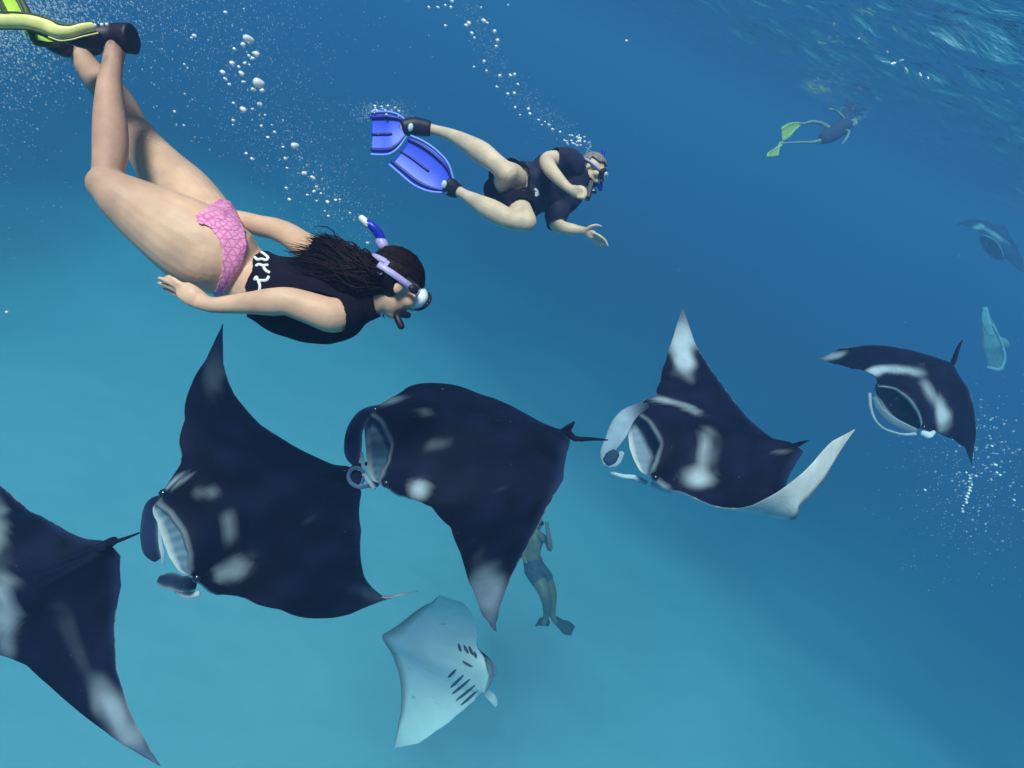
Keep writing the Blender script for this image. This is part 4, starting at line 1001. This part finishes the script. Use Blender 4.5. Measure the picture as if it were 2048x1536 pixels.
# ---- free diver near the sand behind the third ray
B = Body(); d = 10.5
B.limb('torso', [(1072, 1142, d, 19), (1066, 1125, d, 18), (1064, 1105, d, 17), (1067, 1085, d, 19), (1072, 1070, d, 17), (1074, 1060, d, 7)], 18, .75, 16)
B.limb('armA', [(1082, 1072, d-.1, 8), (1096, 1086, d-.25, 6.5), (1100, 1098, d-.35, 6), (1098, 1078, d-.45, 5.2), (1095, 1058, d-.45, 4.2), (1094, 1046, d-.45, 4.5)], 18, .9, 12)
B.limb('armB', [(1060, 1072, d, 8), (1048, 1088, d, 6), (1046, 1108, d-.1, 5), (1052, 1125, d-.2, 4)], 14, .9, 12)
B.limb('legA', [(1064, 1140, d, 15), (1080, 1165, d-.2, 15), (1090, 1190, d-.3, 12), (1094, 1215, d-.2, 9), (1090, 1240, d-.1, 6), (1088, 1246, d-.1, 6)], 24, .9, 14)
B.limb('legB', [(1078, 1138, d, 14), (1094, 1162, d, 13), (1103, 1190, d, 11), (1104, 1215, d, 8), (1108, 1238, d, 6), (1112, 1243, d, 6)], 24, .9, 14)
fc = P(1078, 1046, d); B.head(fc, camdir((.2, .1, .9)), camdir((.15, 1, 0)), 1.0)
p4 = B.make(.016, 'free diver standing upright near the sand behind the middle ray', 4, lambda s: np.tile(np.array([.15, .17, .13]), (len(s.V), 1)))  # skin kept close to the water colour, imitating haze
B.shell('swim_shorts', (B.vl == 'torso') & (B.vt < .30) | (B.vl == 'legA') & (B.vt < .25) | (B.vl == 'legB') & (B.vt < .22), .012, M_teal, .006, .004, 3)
for st in ([(1088, 1236, d, d, 8, 1, 0), (1087, 1245, d, d, 12, 1, 0), (1084, 1252, d, d, 13, 1, 0)],
           [(1110, 1238, d, d, 6, .5, -.8), (1122, 1248, d, d, 9, .5, -.85), (1134, 1256, d, d, 13, .4, -.9), (1146, 1262, d, d, 9, .4, -.9)]):
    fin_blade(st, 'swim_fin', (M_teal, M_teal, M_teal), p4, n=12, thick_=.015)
obj('dive_mask', *sphere(fc + .09*B.ax[1] + .01*B.ax[2], (.075, .035, .045), B.ax, 14, 8), M_rubber, p4)
# ------------------------------------------------------------------ bubbles
br = np.random.default_rng(11)
_bm = []
for k in range(6):
    v, f = sphere((0, 0, 0), 1, nu=14, nv=9)
    v = v*(1 + .10*np.sin(v[:, :1]*3 + k) + .08*np.cos(v[:, 1:2]*4 + k*2)); v[:, 2] *= .78; 
    m_ = bpy.data.meshes.new('air_bubble'); m_.from_pydata(v.tolist(), [], f); m_.polygons.foreach_set('use_smooth', [True]*len(f)); m_.materials.append(M_bub); m_.update(); _bm.append(m_)
def bubble(x, y, d, r, label, group, sx=1.0, rot=0.0):
    o = bpy.data.objects.new('air_bubble', _bm[br.integers(6)]); COL.objects.link(o)
    o.location = Vector(P(x, y, d)); R = r*d/FPX
    o.scale = (R*sx, R, R); o.rotation_euler = (0, rot, br.uniform(0, 6))
    o['label'] = label; o['category'] = 'bubble'; o['group'] = group
L1 = "silvery air bubble in the trail rising from the woman's snorkel"; G1 = "bubbles from the woman's snorkel"
def seg_label(x, y, r):
    if (x, y) == (497, 78): return 'largest pinkish white bubble at the top of the woman\'s bubble trail'
    if (x, y) == (517, 166): return 'big domed bubble right of the cluster high in the woman\'s trail'
    if (x, y) == (590, 291): return 'big bright bubble halfway down the woman\'s bubble trail'
    if y < 200: return 'silvery air bubble in the cluster high in the woman\'s trail'
    if y < 330: return 'silvery air bubble in the sparse middle of the woman\'s trail'
    if y < 420: return 'silvery air bubble in the lower stretch of the woman\'s trail'
    return 'silvery air bubble beside the tip of the woman\'s blue snorkel'
big = [(497, 78, 13), (486, 90, 8), (469, 98, 5), (512, 108, 9), (505, 117, 6), (464, 127, 8), (490, 126, 5), (446, 145, 7), (483, 147, 8), (517, 166, 15), (506, 179, 6), (524, 181, 6),
       (487, 164, 5), (459, 169, 5), (451, 158, 5), (519, 209, 8), (487, 219, 9), (505, 218, 4), (467, 206, 4), (467, 241, 5), (523, 252, 4), (550, 265, 4.5), (536, 275, 4.5), (590, 291, 11),
       (566, 294, 4), (571, 317, 5), (492, 307, 4), (505, 318, 5), (574, 336, 4), (609, 347, 7.5), (626, 356, 7), (633, 374, 5), (628, 383, 5), (642, 387, 4), (573, 376, 4), (579, 399, 5), (634, 402, 4), (655, 404, 6),
       (671, 400, 4.5), (680, 399, 3), (657, 432, 4), (650, 422, 3), (700, 426, 3.5), (725, 437, 5), (734, 446, 4), (735, 486, 5), (767, 481, 4.5), (451, 25, 5.5), (389, 72, 6), (383, 76, 4),
       (369, 129, 3.5), (375, 136, 3.5), (466, 250, 3), (615, 390, 4), (530, 230, 3), (488, 18, 3), (370, 188, 3), (349, 223, 4), (368, 251, 3.5), (544, 250, 3), (478, 134, 5), (498, 112, 5), (499, 130, 4)]
for (x, y, r) in big: bubble(x, y, 2.15 + br.uniform(-.12, .12), r*.70, seg_label(x, y, r), G1, 1 + .3*br.random(), br.uniform(-.5, .5))
L2 = 'small bubble in the trail above the man'; G2 = "bubbles above the man"
for (x, y, r) in [(904, 2, 6), (891, 11, 4), (902, 15, 4.5), (876, 15, 4.5), (858, 15, 4), (891, 52, 4.5), (938, 47, 6.5), (932, 51, 5), (968, 42, 7), (975, 46, 4), (989, 63, 6), (995, 81, 6), (992, 93, 5),
                  (944, 67, 5), (949, 76, 4), (968, 123, 5.5), (948, 134, 3.5), (973, 142, 4), (1000, 152, 5), (1021, 151, 5.5), (1029, 149, 5), (994, 174, 4), (1036, 169, 4), (1016, 188, 5), (1029, 187, 5),
                  (1030, 215, 4.5), (1057, 218, 5), (1060, 228, 5), (1040, 230, 3.5), (1077, 240, 3.5), (1090, 244, 3), (1098, 250, 4), (1105, 259, 4.5), (1120, 264, 3.5), (1084, 250, 3), (1253, 82, 4), (962, 15, 3), (1016, 10, 3)]:
    bubble(x, y, 4.3, r*.75, L2 + (', near the top edge' if y < 30 else ', in the bright upper knot' if y < 100 else ', half way down' if y < 200 else ', closest to his head') if x != 1253 else 'single faint bubble far right of the man\'s trail', G2)
L3 = 'air bubble in the burst just above the man\'s head'; G3 = 'burst of bubbles at the man\'s head'
for i in range(30):
    a = br.uniform(0, 6.28); rr = 22*math.sqrt(br.random())
    bubble(1150 + rr*math.cos(a), 279 + .62*rr*math.sin(a), 4.25 + br.uniform(-.1, .1), br.uniform(1.5, 3.4), L3, G3)
L4 = 'air bubble stirred up over the man\'s upper fin'; G4 = 'bubbles over the blue fins'
for i in range(30): bubble(br.uniform(745, 800), 222 + br.normal(0, 7), 4.1 + br.uniform(-.1, .1), br.uniform(1.2, 3.0), L4, G4)
L5 = 'tiny bubble below the head-on ray near the right edge'; G5 = 'bubbles at the right edge'
for (x, y, r) in [(1984, 892, 4), (2000, 950, 4), (2028, 1000, 4), (1952, 952, 4), (1991, 930, 5), (1993, 945, 4), (1850, 980, 4)]: bubble(x, y, 6, r*.7, L5, G5)
for i in range(14): bubble(1934 + 8*math.sin(i*.4) + br.normal(0, 2.0), 945 + i*6, 6.2, br.uniform(2.0, 3.8), L5, G5)
L6 = 'bright bubble floating just under the rippled surface'; G6 = 'bubbles under the surface at upper right'
for (x, y, r) in [(1787, 127, 8), (1803, 121, 5), (1812, 141, 8), (1840, 149, 7), (1856, 156, 5), (1959, 90, 8), (2024, 148, 8), (1718, 77, 4), (1668, 48, 4), (1775, 105, 4)]:
    bubble(x, y, 5.0, r*.42, L6, G6, 2.2, -.5)
bubble(14, 624, 2.5, 3.2, 'lone bubble at the left edge above the cut-off ray', 'lone bubbles')

def fizz(name, pts, label):
    """a cloud of tiny bubbles nobody could count"""
    base, bf = sphere((0, 0, 0), 1, nu=5, nv=3); bf = [f for f in bf]
    V = []; F = []; n = 0
    for (c, r) in pts:
        V.append(base*r + c); F += [[i + n for i in q] for q in bf]; n += len(base)
    return obj(name, np.concatenate(V), F, M_fizz, kind='stuff', label=label, category='bubbles')
pts = []
for i in range(1): pass
for i in range(70):
    t = br.random(); c = hermite([0, .25, .5, .75, 1], np.array([[735, 455], [640, 380], [575, 290], [500, 175], [480, 60]]), [t])[0]
    d = 2.2 + br.uniform(-.2, .2); pts.append((P(c[0] + br.normal(0, 14 + 16*t), c[1] + br.normal(0, 16), d), br.uniform(1.0, 2.3)*d/FPX))
for i in range(60): d = 2.2 + br.uniform(-.3, .3); pts.append((P(br.uniform(270, 420), br.uniform(0, 420), d), br.uniform(.9, 2.0)*d/FPX))
for i in range(26): pts.append((P(1178 + br.normal(0, 3), 305 - br.random()*26, 4.25), br.uniform(.8, 1.6)*4.25/FPX))
for i in range(130): pts.append((P(br.normal(1965, 45), br.normal(930, 75), 6.2), br.uniform(.9, 2.6)*6.2/FPX))
for i in range(4800):
    q = br.random()
    if q < .55: x, y = abs(br.normal(0, 130)), abs(br.normal(20, 85))
    elif q < .85: x, y = abs(br.normal(100, 270)), abs(br.normal(0, 80))
    else: x, y = abs(br.normal(0, 70)), abs(br.normal(60, 190))
    d = br.uniform(2.4, 4.2); pts.append((P(x-15, y-15, d), br.uniform(.45, 1.5)**1.3*d/FPX*(1.3 if q < .4 else .7)))
for i in range(2200):
    t = br.random(); c = hermite([0, .3, .6, 1], np.array([[720, 450], [600, 330], [500, 190], [430, 0]]), [t])[0]
    d = br.uniform(1.9, 2.8); pts.append((P(c[0] + br.normal(0, 40 + 70*t), c[1] + br.normal(0, 40), d), br.uniform(.3, 1.0)*d/FPX))
for i in range(500):
    t = br.random(); c = hermite([0, .5, 1], np.array([[1140, 270], [1030, 180], [930, 0]]), [t])[0]
    pts.append((P(c[0] + br.normal(0, 14), c[1] + br.normal(0, 14), 4.3), br.uniform(.4, .9)*4.3/FPX))
for i in range(700): pts.append((P(br.normal(1940, 70), br.normal(950, 100), 6.4), br.uniform(.4, 1.1)*6.4/FPX))
for i in range(500): pts.append((P(br.normal(760, 32), br.normal(224, 12), 4.2), br.uniform(.4, 1.0)*4.2/FPX))
fizz('fine_bubbles', pts, 'mist of fine bubbles drifting from the upper left corner')

pts = []
for i in range(700):
    d = br.uniform(1.5, 7); pts.append((P(br.uniform(0, 2048), br.uniform(0, 1536), d), br.uniform(.35, .8)*d/FPX))
o_ = fizz('plankton_specks', pts, 'scattered pale specks of plankton drifting in the water'); o_['category'] = 'plankton'
